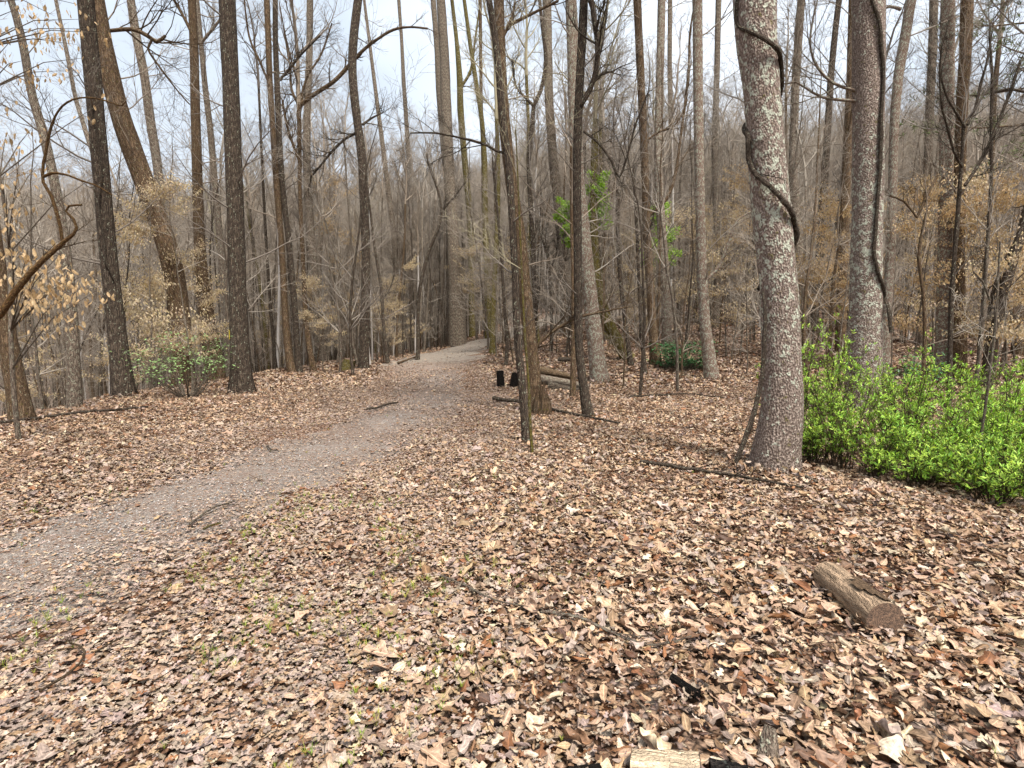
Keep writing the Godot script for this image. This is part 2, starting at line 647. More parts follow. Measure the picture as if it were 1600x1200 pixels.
# ---------------------------------------------------------------- things on the ground
func stick(called: String, label: String, b: int, pts: Array) -> void:
	var first := on(pts[0][0], pts[0][1], .03)
	var o := thing(called, first, label, "stick" if called != "root" else "root")
	var p := PackedVector3Array()
	var r := PackedFloat32Array()
	for q in pts:
		p.append(on(q[0], q[1], .055 + q[2]) - first)
		r.append(q[2])
	var s := smooth(p, r, .04)
	var line: PackedVector3Array = s[0]
	for k in range(1, line.size() - 1):
		line[k] += rv() * s[1][k] * .35
	var m := Mesher.new()
	m.tube(line, s[1], 8, Color(1.5, 1.45, 1.4) if b == 3 else Color.WHITE, .08, 0.0, rng.randf() * 9.0, Vector2(.2, .4))
	m.cap(line, s[1][0], 0, 8, Color(.9, .85, .8), -1.0)
	part("shaft", m.done(), bark[b], o)
	for k in rng.randi_range(1, 3):
		var i := rng.randi_range(1, line.size() - 2)
		var tm := Mesher.new()
		grow(tm, line[i], ((line[i + 1] - line[i]).normalized() + Vector3(rng.randf_range(-1, 1), .12, rng.randf_range(-1, 1)) * .8).normalized(), line[0].distance_to(line[line.size() - 1]) * rng.randf_range(.15, .3), s[1][i] * .5, 2, 3, .0, .18)
		part("twig", tm.done(), bark[b], o)


func log_mesh(p: PackedVector3Array, r: PackedFloat32Array, sides: int, rough: float) -> ArrayMesh:
	var m := Mesher.new()
	m.tube(p, r, sides, Color.WHITE, rough, 0.0, rng.randf() * 9.0, Vector2(.3, .6))
	return m.done()


func end_mesh(p: PackedVector3Array, r: PackedFloat32Array, k: int, sides: int, out: float) -> ArrayMesh:
	var m := Mesher.new()
	m.cap(p, r[k] * 1.01, k, sides, Color.WHITE, out)
	return m.done()


func wood_end_material() -> StandardMaterial3D:
	var w := 256
	var a := field(noise(.03, 301, 4), w, w, w, w)
	var rgb := PackedByteArray()
	rgb.resize(w * w * 3)
	for y in w:
		for x in w:
			var q := Vector2(x - w * .53, y - w * .47)
			var ring := .5 + .5 * sin(q.length() * .55 + a[y * w + x] / 20.0)
			var crack := clampf((absf(sin(q.angle() * 3.0 + a[y * w + x] / 60.0)) - .05) * 8.0, 0.0, 1.0)
			var g := (.55 + .3 * ring + .5 * (a[y * w + x] / 255.0 - .5)) * (.55 + .45 * crack)
			var i := (y * w + x) * 3
			rgb[i] = int(clampf(g * 138, 0, 255)); rgb[i + 1] = int(clampf(g * 108, 0, 255)); rgb[i + 2] = int(clampf(g * 86, 0, 255))
	var m := StandardMaterial3D.new()
	m.albedo_texture = texture(w, w, rgb)
	m.roughness = .9
	m.heightmap_enabled = true
	m.heightmap_texture = m.albedo_texture
	m.heightmap_scale = .4
	return m


func add_log(called: String, label: String, category: String, a: Vector3, b: Vector3, ra: float, rb: float, mat: Material, end_mat: Material, rough := .05) -> Node3D:
	var o := thing(called, a, label, category)
	var p := PackedVector3Array()
	var r := PackedFloat32Array()
	for k in 15:
		var t := k / 14.0
		p.append((b - a) * t + rv() * ra * .03)
		r.append(lerpf(ra, rb, t) * rng.randf_range(.97, 1.03))
	part("bark", log_mesh(p, r, 28, rough), mat, o)
	part("cut_end", end_mesh(p, r, 0, 28, -1.0), end_mat, o)
	part("cut_end", end_mesh(p, r, 14, 28, 1.0), end_mat, o)
	return o


func bush(x: float, z: float, h: float, wide: float, label: String, singles: int, mat: StandardMaterial3D, leaf: ArrayMesh) -> void:
	var o := thing("green_bush", on(x, z), label, "bush", "bright green bushes at the wood's edge")
	var m := Mesher.new()
	var where: Array[Transform3D] = []
	var tint := PackedColorArray()
	var stems := int(45 * wide)
	for k in stems:
		var turn := rng.randf() * TAU
		var out := Vector3(cos(turn), 0, sin(turn))
		var reach := sqrt(rng.randf()) * wide
		var top := h * rng.randf_range(.45, 1.08) * (1.0 - .35 * reach / wide) * (1.28 if rng.randf() < .1 else 1.0)
		var p := PackedVector3Array()
		var r := PackedFloat32Array()
		for i in 7:
			var t := i / 6.0
			p.append(out * (reach * (.25 + .75 * pow(t, 1.3))) + Vector3(0, top * pow(t, .8), 0) + rv() * .035)
			r.append(.0065 * (1.0 - .75 * t) + .0012)
		m.tube(p, r, 4, Color(.75, .66, .55))
		var tips: Array = [[p[6], (p[6] - p[5]).normalized()]]
		for i in 19:
			var j := rng.randi_range(1, 5)
			var d := (p[j + 1] - p[j]).normalized()
			d = (d + Vector3(rng.randf_range(-1, 1), rng.randf_range(.0, 1), rng.randf_range(-1, 1)) * 1.1).normalized()
			var e := p[j] + d * rng.randf_range(.07, .24)
			m.tube(PackedVector3Array([p[j], p[j].lerp(e, .5) + rv() * .01, e]), PackedFloat32Array([.0026, .0018, .0011]), 3, Color(.7, .75, .45))
			tips.append([e, (d + Vector3.UP * .5).normalized()])
		for tp in tips:   # a tuft of narrow leaves at each shoot's end
			var at: Vector3 = tp[0]
			var d: Vector3 = tp[1]
			for i in rng.randi_range(4, 8):
				var side := d.cross(rv()).normalized()
				var f := (d * rng.randf_range(.15, 1.0) + side * rng.randf_range(.5, 1.0)).normalized()
				var u := side.cross(f).normalized()
				u = f.cross(u)
				var w := f.cross(u).normalized()
				var s := rng.randf_range(.026, .054)
				where.append(Transform3D(Basis(w * s, u.normalized() * s, f * s), at - d * rng.randf() * .05))
				var g := rng.randf_range(.36, 1.2)
				tint.append(Color(g * rng.randf_range(.7, 1.2), g, g * rng.randf_range(.6, 1.4)))
	part("stems", m.done(), bark[3], o).set_meta("kind", "stuff")
	if singles > 0:   # the leaves that show largest are pieces of their own
		var order := range(where.size())
		var origin := on(x, z)
		order.sort_custom(func(a, b): return where[a].origin.distance_squared_to(Vector3(0, 1.6, 0) - origin) < where[b].origin.distance_squared_to(Vector3(0, 1.6, 0) - origin))
		var taken := {}
		for k in singles:
			var i: int = order[k]
			taken[i] = true
			part("leaf", leaf, mat, o).transform = where[i]
		var rest: Array[Transform3D] = []
		var rest_tint := PackedColorArray()
		for i in where.size():
			if not taken.has(i):
				rest.append(where[i])
				rest_tint.append(tint[i])
		where = rest
		tint = rest_tint
	many("foliage", leaf, mat, where, tint, o)


func broad_shrub(called: String, label: String, x: float, z: float, h: float, wide: float, low: float, count: int, leaf_size: float, mat: StandardMaterial3D, stem_bark: int) -> void:
	var o := thing(called, on(x, z), label, "shrub")
	add_spot(x, z)
	var m := Mesher.new()
	var f := Mesher.new()
	for k in count:
		var turn := rng.randf() * TAU
		var reach := sqrt(rng.randf()) * wide
		var p := PackedVector3Array()
		var r := PackedFloat32Array()
		var top := lerpf(low, h, rng.randf())
		for i in 6:
			var t := i / 5.0
			p.append(Vector3(cos(turn) * (reach * pow(t, .7) + .12), top * pow(t, .8), sin(turn) * (reach * pow(t, .7) + .12)) + rv() * .04)
			r.append(.009 * (1.0 - .8 * t) + .0015)
		m.tube(p, r, 4)
		for i in 26:
			var at := p[rng.randi_range(3, 5)] + rv() * Vector3(.24, .06, .24)
			var d := Vector3(rng.randf_range(-1, 1), rng.randf_range(-.35, .35), rng.randf_range(-1, 1)).normalized()
			var s := d.cross(Vector3.UP + rv() * .4).normalized()
			var g := rng.randf_range(.65, 1.25)
			f.tri_leaf(at, at + d * leaf_size * rng.randf_range(.7, 1.2), s * leaf_size * .25, Vector3(0, leaf_size * .06, 0), Color(g, g, g))
	part("stems", m.done(), bark[stem_bark], o).set_meta("kind", "stuff")
	part("foliage", f.done(), mat, o).set_meta("kind", "stuff")


# ================================================================ the scene
func _ready() -> void:
	rng.seed = 20240
	var cam := Camera3D.new()
	cam.name = "camera"
	cam.fov = 70.0
	cam.near = .05
	cam.far = 900.0
	cam.position = Vector3(0, 1.6, 0)
	cam.rotation_degrees = Vector3(-5.5, 0, 0)
	add_child(cam)

	var sky_mat := ProceduralSkyMaterial.new()
	sky_mat.sky_top_color = Color(.83, .89, .96)
	sky_mat.sky_horizon_color = Color(.90, .93, .965)
	sky_mat.sky_curve = .25
	sky_mat.ground_bottom_color = Color(.36, .31, .27)
	sky_mat.ground_horizon_color = Color(.60, .57, .54)
	sky_mat.sky_energy_multiplier = .65
	var cover := noise(.012, 77, 5)
	var ci := cover.get_seamless_image(512, 256)
	ci.convert(Image.FORMAT_L8)
	var cd := ci.get_data()
	var cb := PackedByteArray()
	cb.resize(512 * 256 * 4)
	for k in 512 * 256:
		cb[k * 4] = 255
		cb[k * 4 + 1] = 252
		cb[k * 4 + 2] = 250
		cb[k * 4 + 3] = int(clampf((cd[k] / 255.0 - .35) * 2.2, 0, 1) * 85)
	sky_mat.sky_cover = texture(512, 256, cb, Image.FORMAT_RGBA8)
	var env := Environment.new()
	env.background_mode = Environment.BG_SKY
	env.sky = Sky.new()
	env.sky.sky_material = sky_mat
	env.tonemap_mode = Environment.TONE_MAPPER_LINEAR
	env.tonemap_exposure = 3.05
	env.sdfgi_enabled = true
	env.ssao_enabled = true
	env.ssil_enabled = true
	var we := WorldEnvironment.new()
	we.name = "world"
	we.environment = env
	add_child(we)
	var sun := DirectionalLight3D.new()
	sun.name = "sun"
	sun.light_energy = .9
	sun.light_color = Color(1, .98, .95)
	sun.light_angular_distance = 14.0
	sun.shadow_enabled = true
	sun.rotation_degrees = Vector3(-62, 28, 0)
	add_child(sun)

	make_materials()
	make_prototypes()
	make_litter_shapes()
	make_ground()
	make_trees()
	make_near_details()
	make_woods()
	make_litter()
	print("objects ", get_child_count())


func make_materials() -> void:
	make_bark(11, Color(.15, .125, .105), Color(.46, .40, .345), Color(.60, .61, .53), -.02, Color(.30, .29, .16), .14, 5, 1.6, .5)      # 0 dark
	make_bark(23, Color(.36, .295, .255), Color(.66, .575, .52), Color(.68, .71, .63), .13, Color(.36, .33, .19),   .24, 3, 1.2, 1.0, .05)      # 1 lichen
	make_bark(37, Color(.22, .17, .125), Color(.52, .43, .34), Color(.60, .58, .48), .0, Color(.36, .33, .16), .20, 4, 1.3, .7)      # 2 brown
	make_bark(53, Color(.26, .22, .19), Color(.57, .51, .45), Color(.62, .62, .54), .05, Color(.38, .35, .22), .16, 4, .9, .9)      # 3 grey
	make_bark(71, Color(.22, .18, .11), Color(.48, .42, .28), Color(.56, .56, .42), .08, Color(.40, .37, .14), .45, 4, 1.0, .7)       # 4 mossy
	make_bark(97, Color(.34, .29, .26), Color(.65, .59, .545), Color(.69, .71, .64), -.10, Color(.34, .32, .17), .20, 3, 1.3, 1.3, .085, 2.6, 1536, .30)      # 5 the big lichen trunks, one turn and 6.4 m of it
	for c in [Color(.155, .13, .107), Color(.33, .29, .24), Color(.26, .21, .16), Color(.315, .27, .22), Color(.28, .245, .16)]:
		twigs.append(plain(c, .9))
	pale_wood = plain(Color(.42, .385, .35), .9)
	var veins := make_leaf_texture()
	litter_mat = StandardMaterial3D.new()
	litter_mat.albedo_texture = veins
	litter_mat.vertex_color_use_as_albedo = true
	litter_mat.roughness = .62
	litter_mat.metallic_specular = .4
	litter_mat.backlight_enabled = true
	litter_mat.backlight = Color(.25, .22, .18)
	for c in PALETTE:
		var m: StandardMaterial3D = litter_mat.duplicate()
		m.albedo_color = c.linear_to_srgb()
		leaf_mats.append(m)
	beech_pale = litter_mat.duplicate()
	beech_pale.albedo_color = Color(.95, .81, .58).linear_to_srgb()
	beech_pale.backlight = Color(.95, .9, .8)
	beech_orange = beech_pale.duplicate()
	beech_orange.albedo_color = Color(.95, .74, .46).linear_to_srgb()


func make_ground() -> void:
	var w := 512
	var cell := noise(.075, 5, 1, FastNoiseLite.TYPE_CELLULAR, FastNoiseLite.FRACTAL_NONE)
	cell.cellular_return_type = FastNoiseLite.RETURN_CELL_VALUE
	cell.cellular_jitter = 1.0
	var flecks := field(cell, w, w, w, w)
	var edge := noise(.075, 5, 1, FastNoiseLite.TYPE_CELLULAR, FastNoiseLite.FRACTAL_NONE)
	edge.cellular_return_type = FastNoiseLite.RETURN_DISTANCE2_SUB
	var rims := field(edge, w, w, w, w)
	var fine := field(noise(.04, 6, 5), w, w, w, w)
	var rgb := PackedByteArray()
	rgb.resize(w * w * 3)
	for k in w * w:
		var c: Color = (PALETTE[[0, 1, 5, 3, 4, 7, 1, 6, 2, 5][flecks[k] * 10 / 256]] as Color).linear_to_srgb()
		var g := (.62 + .5 * fine[k] / 255.0) * (.45 + .55 * minf(1.0, rims[k] / 60.0))
		rgb[k * 3] = int(clampf(c.r * g, 0, 1) * 255)
		rgb[k * 3 + 1] = int(clampf(c.g * g, 0, 1) * 255)
		rgb[k * 3 + 2] = int(clampf(c.b * g, 0, 1) * 255)
	var soil := StandardMaterial3D.new()
	soil.albedo_texture = texture(w, w, rgb)
	soil.uv1_triplanar = true
	soil.uv1_world_triplanar = true
	soil.uv1_scale = Vector3(.55, .55, .55)
	soil.vertex_color_use_as_albedo = true
	soil.roughness = .95
	soil.metallic_specular = .2
	soil.heightmap_enabled = true
	soil.heightmap_scale = 1.5
	soil.heightmap_texture = texture(w, w, rims, Image.FORMAT_L8)
	var xs: Array[float] = []
	var zs: Array[float] = []
	var q := 0.0
	var s := .22
	while q < 420.0:
		xs.append(q)
		if q > 0.0:
			xs.append(-q)
		q += s
		if q > 9.0: s *= 1.07
	xs.sort()
	q = 8.0
	zs.append(300.0)
	zs.append(60.0)
	zs.append(20.0)
	while q > -420.0:
		zs.append(q)
		q -= .22 if q > -14.0 and q < 2.0 else .4 if q > -30.0 and q <= -14.0 else maxf(.6, absf(q) * .02)
	var rows := []
	for z in zs:
		var row := []
		for x in xs:
			row.append(on(x, z))
		rows.append(row)
	var m := Mesher.new()
	m.sheet(rows, Color.WHITE)
	for k in m.v.size():
		var p := m.v[k]
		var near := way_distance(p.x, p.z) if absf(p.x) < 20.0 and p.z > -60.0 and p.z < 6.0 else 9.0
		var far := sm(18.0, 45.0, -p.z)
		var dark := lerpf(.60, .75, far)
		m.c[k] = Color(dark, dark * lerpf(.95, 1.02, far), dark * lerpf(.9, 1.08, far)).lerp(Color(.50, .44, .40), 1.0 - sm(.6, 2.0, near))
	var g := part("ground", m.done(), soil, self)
	g.set_meta("kind", "structure")
	g.set_meta("label", "forest floor under dead leaves")

	# the gravel path: a thin crowned layer that dips under the leaf mould at its edges
	var stone := noise(.11, 41, 1, FastNoiseLite.TYPE_CELLULAR, FastNoiseLite.FRACTAL_NONE)
	stone.cellular_return_type = FastNoiseLite.RETURN_CELL_VALUE
	var sv := field(stone, w, w, w, w)
	stone.cellular_return_type = FastNoiseLite.RETURN_DISTANCE2_SUB
	var se := field(stone, w, w, w, w)
	var dust := field(noise(.012, 43, 4), w, w, w, w)
	for k in w * w:
		var t := sv[k] / 255.0
		var c := Color(.50, .475, .455).lerp(Color(.70, .665, .63), t)
		if sv[k] % 5 == 0: c = Color(.52, .42, .36)
		var e := .5 + .5 * minf(1.0, se[k] / 70.0)
		c = c.lerp(Color(.56, .47, .41), clampf((dust[k] / 255.0 - .4) * 1.6, 0, .6))
		rgb[k * 3] = int(c.r * e * 255); rgb[k * 3 + 1] = int(c.g * e * 255); rgb[k * 3 + 2] = int(c.b * e * 255)
	var gravel := StandardMaterial3D.new()
	gravel.albedo_texture = texture(w, w, rgb)
	gravel.uv1_triplanar = true
	gravel.uv1_world_triplanar = true
	gravel.uv1_scale = Vector3(1.1, 1.1, 1.1)
	gravel.vertex_color_use_as_albedo = true
	gravel.roughness = .9
	gravel.heightmap_enabled = true
	gravel.heightmap_scale = 1.0
	gravel.heightmap_texture = texture(w, w, se, Image.FORMAT_L8)
	var line := PackedVector3Array()
	var none := PackedFloat32Array()
	for p in WAY:
		line.append(Vector3(p[0], 0, p[1]))
		none.append(0.0)
	line = smooth(line, none, .18)[0]
	rows = []
	var ragged := noise(.5, 15, 3)
	for k in line.size():
		var t := line[mini(k + 1, line.size() - 1)] - line[maxi(k - 1, 0)]
		var side := Vector3(-t.z, 0, t.x).normalized()
		var row := []
		for j in 17:
			var a := (j / 8.0 - 1.0) * (1.35 + 1.7 * sm(-17, -24, line[k].z))
			var p := line[k] + side * a
			var wide := 1.0 + 1.2 * sm(-17, -24, line[k].z)
			var up := .03 - .05 * a * a / (1.5 * wide * wide) + ragged.get_noise_2d(p.x * 3.0, p.z * 3.0) * .03
			row.append(on(p.x, p.z, up))
		rows.append(row)
	var pm := Mesher.new()
	pm.sheet(rows, Color.WHITE)
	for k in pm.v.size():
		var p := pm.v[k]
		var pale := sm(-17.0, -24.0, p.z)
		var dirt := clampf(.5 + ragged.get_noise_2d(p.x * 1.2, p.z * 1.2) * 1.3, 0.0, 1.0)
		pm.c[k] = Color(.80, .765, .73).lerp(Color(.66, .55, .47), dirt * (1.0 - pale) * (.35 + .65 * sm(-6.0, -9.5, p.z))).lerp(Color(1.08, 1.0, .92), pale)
		pm.n[k] = Vector3(pm.n[k].x, absf(pm.n[k].y), pm.n[k].z)
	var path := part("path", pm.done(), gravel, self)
	path.set_meta("kind", "structure")
	path.set_meta("label", "grey gravel path")
	# loose stones on its near stretch
	var sm_mesh := SphereMesh.new()
	sm_mesh.radius = .5
	sm_mesh.height = 1.0
	sm_mesh.radial_segments = 6
	sm_mesh.rings = 3
	var where: Array[Transform3D] = []
	var tint := PackedColorArray()
	for k in 30000:
		var i := rng.randf()
		var z := -1.5 - 12.0 * i * i
		var x := rng.randf_range(-6.0, 0.5)
		if x < z * .98 - 1.0: continue
		var dist := way_distance(x, z)
		if dist > 1.5 or rng.randf() < sm(.5, 1.5, dist): continue
		var size := rng.randf_range(.006, .019)
		var b := Basis.from_euler(Vector3(rng.randf() * TAU, rng.randf() * TAU, 0)).scaled(Vector3(1, rng.randf_range(.5, .8), rng.randf_range(.6, .9)) * size)
		where.append(Transform3D(b, on(x, z, .03 - .05 * dist * dist / 1.5 + .004)))
		var t := rng.randf_range(.13, .42)
		tint.append(Color(t, t * .95, t * .9))
	many("gravel", sm_mesh, plain(Color.WHITE, .85), where, tint, self)


func make_trees() -> void:
	for k in 5:
		trunk_tops.append(top_of(trunks[k]))
	traced("lichen_tree", 1, "thick lichen-spotted grey trunk wound by a vine, left edge of the green bushes", 2.97, -6.08, [[0,0,0.275],[0.01,0.27,0.243],[0.05,0.71,0.223],[0.02,1.35,0.2],[-0.03,2.05,0.191],[-0.13,2.74,0.198],[-0.22,3.41,0.186],[-0.3,4.06,0.18],[-0.42,5.02,0.21]], [])
	traced("lichen_tree", 1, "broad lichen-grey trunk with a thin vine, rising behind the green bushes", 6.75, -10.5, [[0,0,0.323],[-0.02,1.63,0.288],[-0.08,3.07,0.257],[-0.13,4.24,0.257],[-0.22,5.95,0.257],[-0.33,7.6,0.267]], [[[-0.47,6.04,0.031],[-0.91,6.17,0.025],[-1.21,6.42,0.025],[-1.37,6.73,0.018],[-1.39,7.06,0.018],[-1.31,7.55,0.012]],[[-0.46,5.86,0.031],[-1.01,5.95,0.025],[-1.32,6.15,0.018],[-1.47,6.28,0.018],[-1.73,6.26,0.012]]])
	traced("dark_oak", 0, "straight dark brown trunk at the path bank with a yellow blaze beside it", -6.91, -13.95, [[0,0,0.336],[0,0.43,0.27],[-0.01,1.24,0.226],[0.01,2.69,0.204],[0.04,4.57,0.196],[0.08,7.3,0.188],[0.1,9.5,0.188]], [])
	traced("dark_oak", 0, "dark trunk with a thin vine, beside the pale green shrub on the left bank", -9.26, -13, [[0,0,0.26],[-0.06,0.95,0.21],[-0.12,2.15,0.184],[-0.19,3.77,0.177],[-0.2,5.35,0.17],[-0.21,6.9,0.169],[-0.22,8.94,0.162]], [])
	traced("leaning_oak", 2, "thick brown trunk leaning steeply left behind the dark vine-marked trunk", -9.62, -16, [[0,0,0.322],[-0.02,0.85,0.288],[-0.08,2.33,0.271],[-0.25,3.79,0.269],[-0.64,5.22,0.265],[-1.07,6.71,0.261],[-1.39,8,0.243],[-1.61,9.53,0.225],[-1.78,11.02,0.216]], [[[-1.48,9.89,0.047],[-0.89,9.96,0.056],[-0.54,9.83,0.056],[-0.32,9.69,0.056],[-0.1,9.89,0.037]],[[-0.32,9.69,0.037],[-0.48,9.44,0.028],[-0.24,9.02,0.028],[0.25,8.34,0.019],[0.54,8,0.019]]])
	traced("grey_tree", 3, "pale grey trunk curving to the upper left frame edge, base on the left bank rim", -9.1, -11.3, [[0,0,0.156],[0.02,0.12,0.139],[0.09,1.05,0.119],[0.13,2.09,0.113],[0.12,3.25,0.097],[0.03,4.38,0.086],[-0.14,5.43,0.08],[-0.33,6.22,0.075],[-0.44,7.06,0.069],[-0.55,7.65,0.064],[-0.67,8.11,0.058]], [])
	traced("brown_tree", 2, "mossy-footed brown trunk cut by the left frame edge", -8.76, -9.71, [[0,0,0.203],[-0.04,0.58,0.16],[-0.1,1.49,0.142],[-0.15,2.71,0.133],[-0.21,4.01,0.123],[-0.24,5.59,0.114],[-0.26,7.12,0.105]], [])
	traced("slender_tree", 3, "thin dark leaning stem between the two leftmost curved trunks", -18.91, -26, [[0,0,0.123],[0.02,6.13,0.11],[0.1,9.35,0.11],[-0.18,11.65,0.097],[-0.58,13.34,0.096],[-0.88,14.73,0.083],[-1.05,16.25,0.083],[-1.25,17.75,0.07],[-1.46,19.1,0.07]], [])
	traced("grey_tree", 3, "grey trunk leaning left in the ravine, right of the steep brown leaning trunk", -14.94, -24, [[0,0,0.213],[0,4.15,0.19],[0.01,7.41,0.177],[-0.08,10.06,0.176],[-0.26,11.88,0.175],[-0.39,13.68,0.163],[-0.61,15.2,0.162],[-0.78,16.94,0.149]], [])
	traced("brown_tree", 2, "dark brown trunk with flared foot behind the tan beech leaves on the left", -10.05, -18.5, [[0,0,0.34],[-0.04,1.01,0.303],[-0.19,2.72,0.207],[-0.25,4.82,0.169],[-0.23,7.07,0.15],[-0.22,8.67,0.14],[-0.17,10.44,0.131],[-0.14,12.37,0.112]], [[[-0.09,10.99,0.054],[-0.35,11.6,0.043],[-0.62,12.14,0.043]]])
	traced("grey_tree", 3, "slim speckled trunk tight against the left of the straight dark trunk", -11.88, -23, [[0,0,0.174],[-0.01,1.03,0.155],[-0.04,3.16,0.143],[-0.1,5.51,0.13],[-0.21,8.07,0.118],[-0.28,10.07,0.118],[-0.4,11.8,0.105],[-0.48,13.5,0.093],[-0.58,15.42,0.093]], [[[-0.43,13.62,0.054],[0.09,14.22,0.054],[0.36,14.58,0.04]]])
	traced("twin_stem_tree", 2, "reddish brown stem of the close pair on the left path bank", -8.35, -20.8, [[0,0,0.18],[-0.14,0.8,0.135],[-0.24,2.49,0.123],[-0.26,4.38,0.112],[-0.31,6.7,0.112],[-0.33,8.51,0.1],[-0.36,10.52,0.1],[-0.37,12.06,0.1],[-0.39,13.57,0.1]], [[[-0.35,10.3,0.049],[-0.7,11.18,0.036],[-1.03,12.06,0.036],[-1.13,13.36,0.024]]])
	traced("twin_stem_tree", 0, "darker mossy stem of the close pair on the left path bank", -8.16, -20.94, [[0,0,0.159],[-0.03,1.05,0.114],[-0.09,2.74,0.114],[-0.2,4.88,0.102],[-0.34,6.74,0.101],[-0.39,8.57,0.101],[-0.39,10.15,0.101],[-0.39,11.92,0.09],[-0.34,13.66,0.09]], [[[-0.42,10.59,0.049],[0.02,11.04,0.049],[0.5,11.59,0.037],[1.22,12.25,0.024]]])
	traced("grey_tree", 3, "straight grey trunk behind the forked sapling with the arching limb", -10.04, -29, [[0,0,0.322],[-0.04,0.43,0.288],[-0.17,2.54,0.239],[-0.29,4.86,0.223],[-0.4,7.46,0.206],[-0.43,10.33,0.19],[-0.3,13.15,0.174],[-0.14,15.61,0.159],[-0.02,18.33,0.159]], [])
	traced("forked_sapling", 2, "forked sapling whose long limb arches right over the path", -8.18, -22.55, [[0,0,0.136],[-0.25,1.84,0.099],[-0.29,3.64,0.086],[-0.3,5.42,0.086],[-0.29,7.18,0.074],[-0.22,8.9,0.074],[-0.19,10.56,0.086]], [[[-0.19,10.48,0.092],[0.38,10.89,0.079],[1.15,11.37,0.079],[1.66,11.85,0.079],[2.31,12.52,0.066],[2.94,12.99,0.053],[3.57,13.34,0.053],[4.2,13.44,0.039],[4.89,13.39,0.039]],[[-0.19,10.48,0.066],[-0.5,11.09,0.053],[-0.58,12.04,0.039],[-0.78,13.46,0.039]],[[-0.19,10.48,0.053],[0.1,11.56,0.039],[0.68,12.52,0.039],[1.1,13.7,0.026]],[[-0.2,8.17,0.053],[-0.63,9.51,0.053],[-0.77,10.6,0.039]]])
	traced("wavy_tree", 0, "wavy dark trunk left of the path where its gravel turns", -5.77, -21.28, [[0,0,0.216],[0.11,2.39,0.18],[0.19,4.33,0.168],[0.18,5.99,0.168],[0.16,7.86,0.168],[0.04,9.02,0.155],[-0.07,10.16,0.155],[-0.11,11.29,0.155],[-0.04,12.18,0.155],[0.05,12.85,0.155],[0.19,13.73,0.144]], [[[0.09,8.9,0.062],[-0.44,8.67,0.05],[-0.93,8.28,0.05],[-1.43,7.75,0.037],[-1.88,7.28,0.037]],[[0.19,9.13,0.05],[0.53,9.43,0.037],[0.89,9.66,0.025]]])
	traced("slender_tree", 3, "thin leaning grey stem right of the wavy dark trunk", -6.93, -34, [[0,0,0.218],[-0.05,4.12,0.194],[-0.22,7.19,0.175],[-0.55,10.21,0.155],[-0.83,12.81,0.135],[-1.12,15.36,0.116],[-1.43,18.24,0.096],[-1.73,21.07,0.077]], [])
	traced("slender_tree", 3, "thin pale pole standing alone against the sky over the path", -7.8, -44, [[0,0,0.255],[-0.03,6.42,0.227],[-0.15,11.35,0.202],[-0.26,16.17,0.177],[-0.48,20.42,0.151],[-0.61,23.66,0.126],[-0.79,26.86,0.126]], [])
	traced("grey_tree", 3, "thick grey trunk at the far left verge of the pale gravel", -3.4, -34, [[0,0,0.575],[-0.03,1.98,0.513],[-0.12,4.3,0.414],[-0.24,7.74,0.375],[-0.43,11.48,0.335],[-0.52,14.41,0.315],[-0.59,17.3,0.276],[-0.78,20.49,0.256]], [])
	traced("grey_tree", 3, "slimmer grey trunk leaning against the thick grey one beyond the path", -3.36, -38, [[0,0,0.247],[-0.22,5,0.221],[-0.95,10.1,0.22],[-1.25,13.42,0.198],[-1.47,16.68,0.198],[-1.56,19.1,0.176],[-1.81,22.66,0.176]], [])
	traced("slender_tree", 4, "greenish stem with a low fork behind the path bend", -2.87, -40, [[0,0,0.261],[-0.1,7.61,0.233],[-0.43,12.03,0.209],[-0.71,15.5,0.232],[-0.78,18.06,0.209],[-0.98,20.59,0.139],[-1.3,23.5,0.116]], [[[-0.79,17.21,0.117],[-0.02,18.48,0.093],[0.31,20.59,0.07],[0.67,23.08,0.047]]])
	traced("mossy_tree", 4, "yellow mossy slim trunk at the far verge of the pale gravel", -1.35, -33, [[0,0,0.28],[-0.03,1.1,0.25],[-0.13,4.11,0.192],[-0.23,7.44,0.173],[-0.25,10.34,0.154],[-0.43,12.84,0.135],[-0.71,14.61,0.135],[-1.03,16.7,0.115],[-1.4,19.44,0.096]], [])
	traced("mossy_tree", 2, "straight orange-brown pole just behind the yellow mossy trunk", -1.17, -35, [[0,0,0.206],[-0.13,2.71,0.184],[-0.55,7.44,0.143],[-0.61,10.91,0.122],[-0.71,14.31,0.102],[-0.73,17.28,0.102],[-0.75,20.56,0.102]], [])
	traced("lichen_sapling", 0, "dark lichen-flecked slim stem in front of the old snag, nearest in the middle", 0.21, -7.7, [[0,0,0.076],[-0.04,0.41,0.058],[-0.07,0.86,0.058],[-0.14,1.58,0.054],[-0.17,2.38,0.049],[-0.21,3.07,0.049],[-0.25,3.75,0.049],[-0.32,4.33,0.049],[-0.39,5.07,0.049],[-0.45,5.56,0.045],[-0.53,6.04,0.04]], [[[-0.25,3.98,0.018],[-0.43,4.04,0.018],[-0.57,4.12,0.018],[-0.77,4.18,0.018],[-0.99,4.23,0.013],[-1.25,4.28,0.013],[-1.59,4.28,0.009]]])
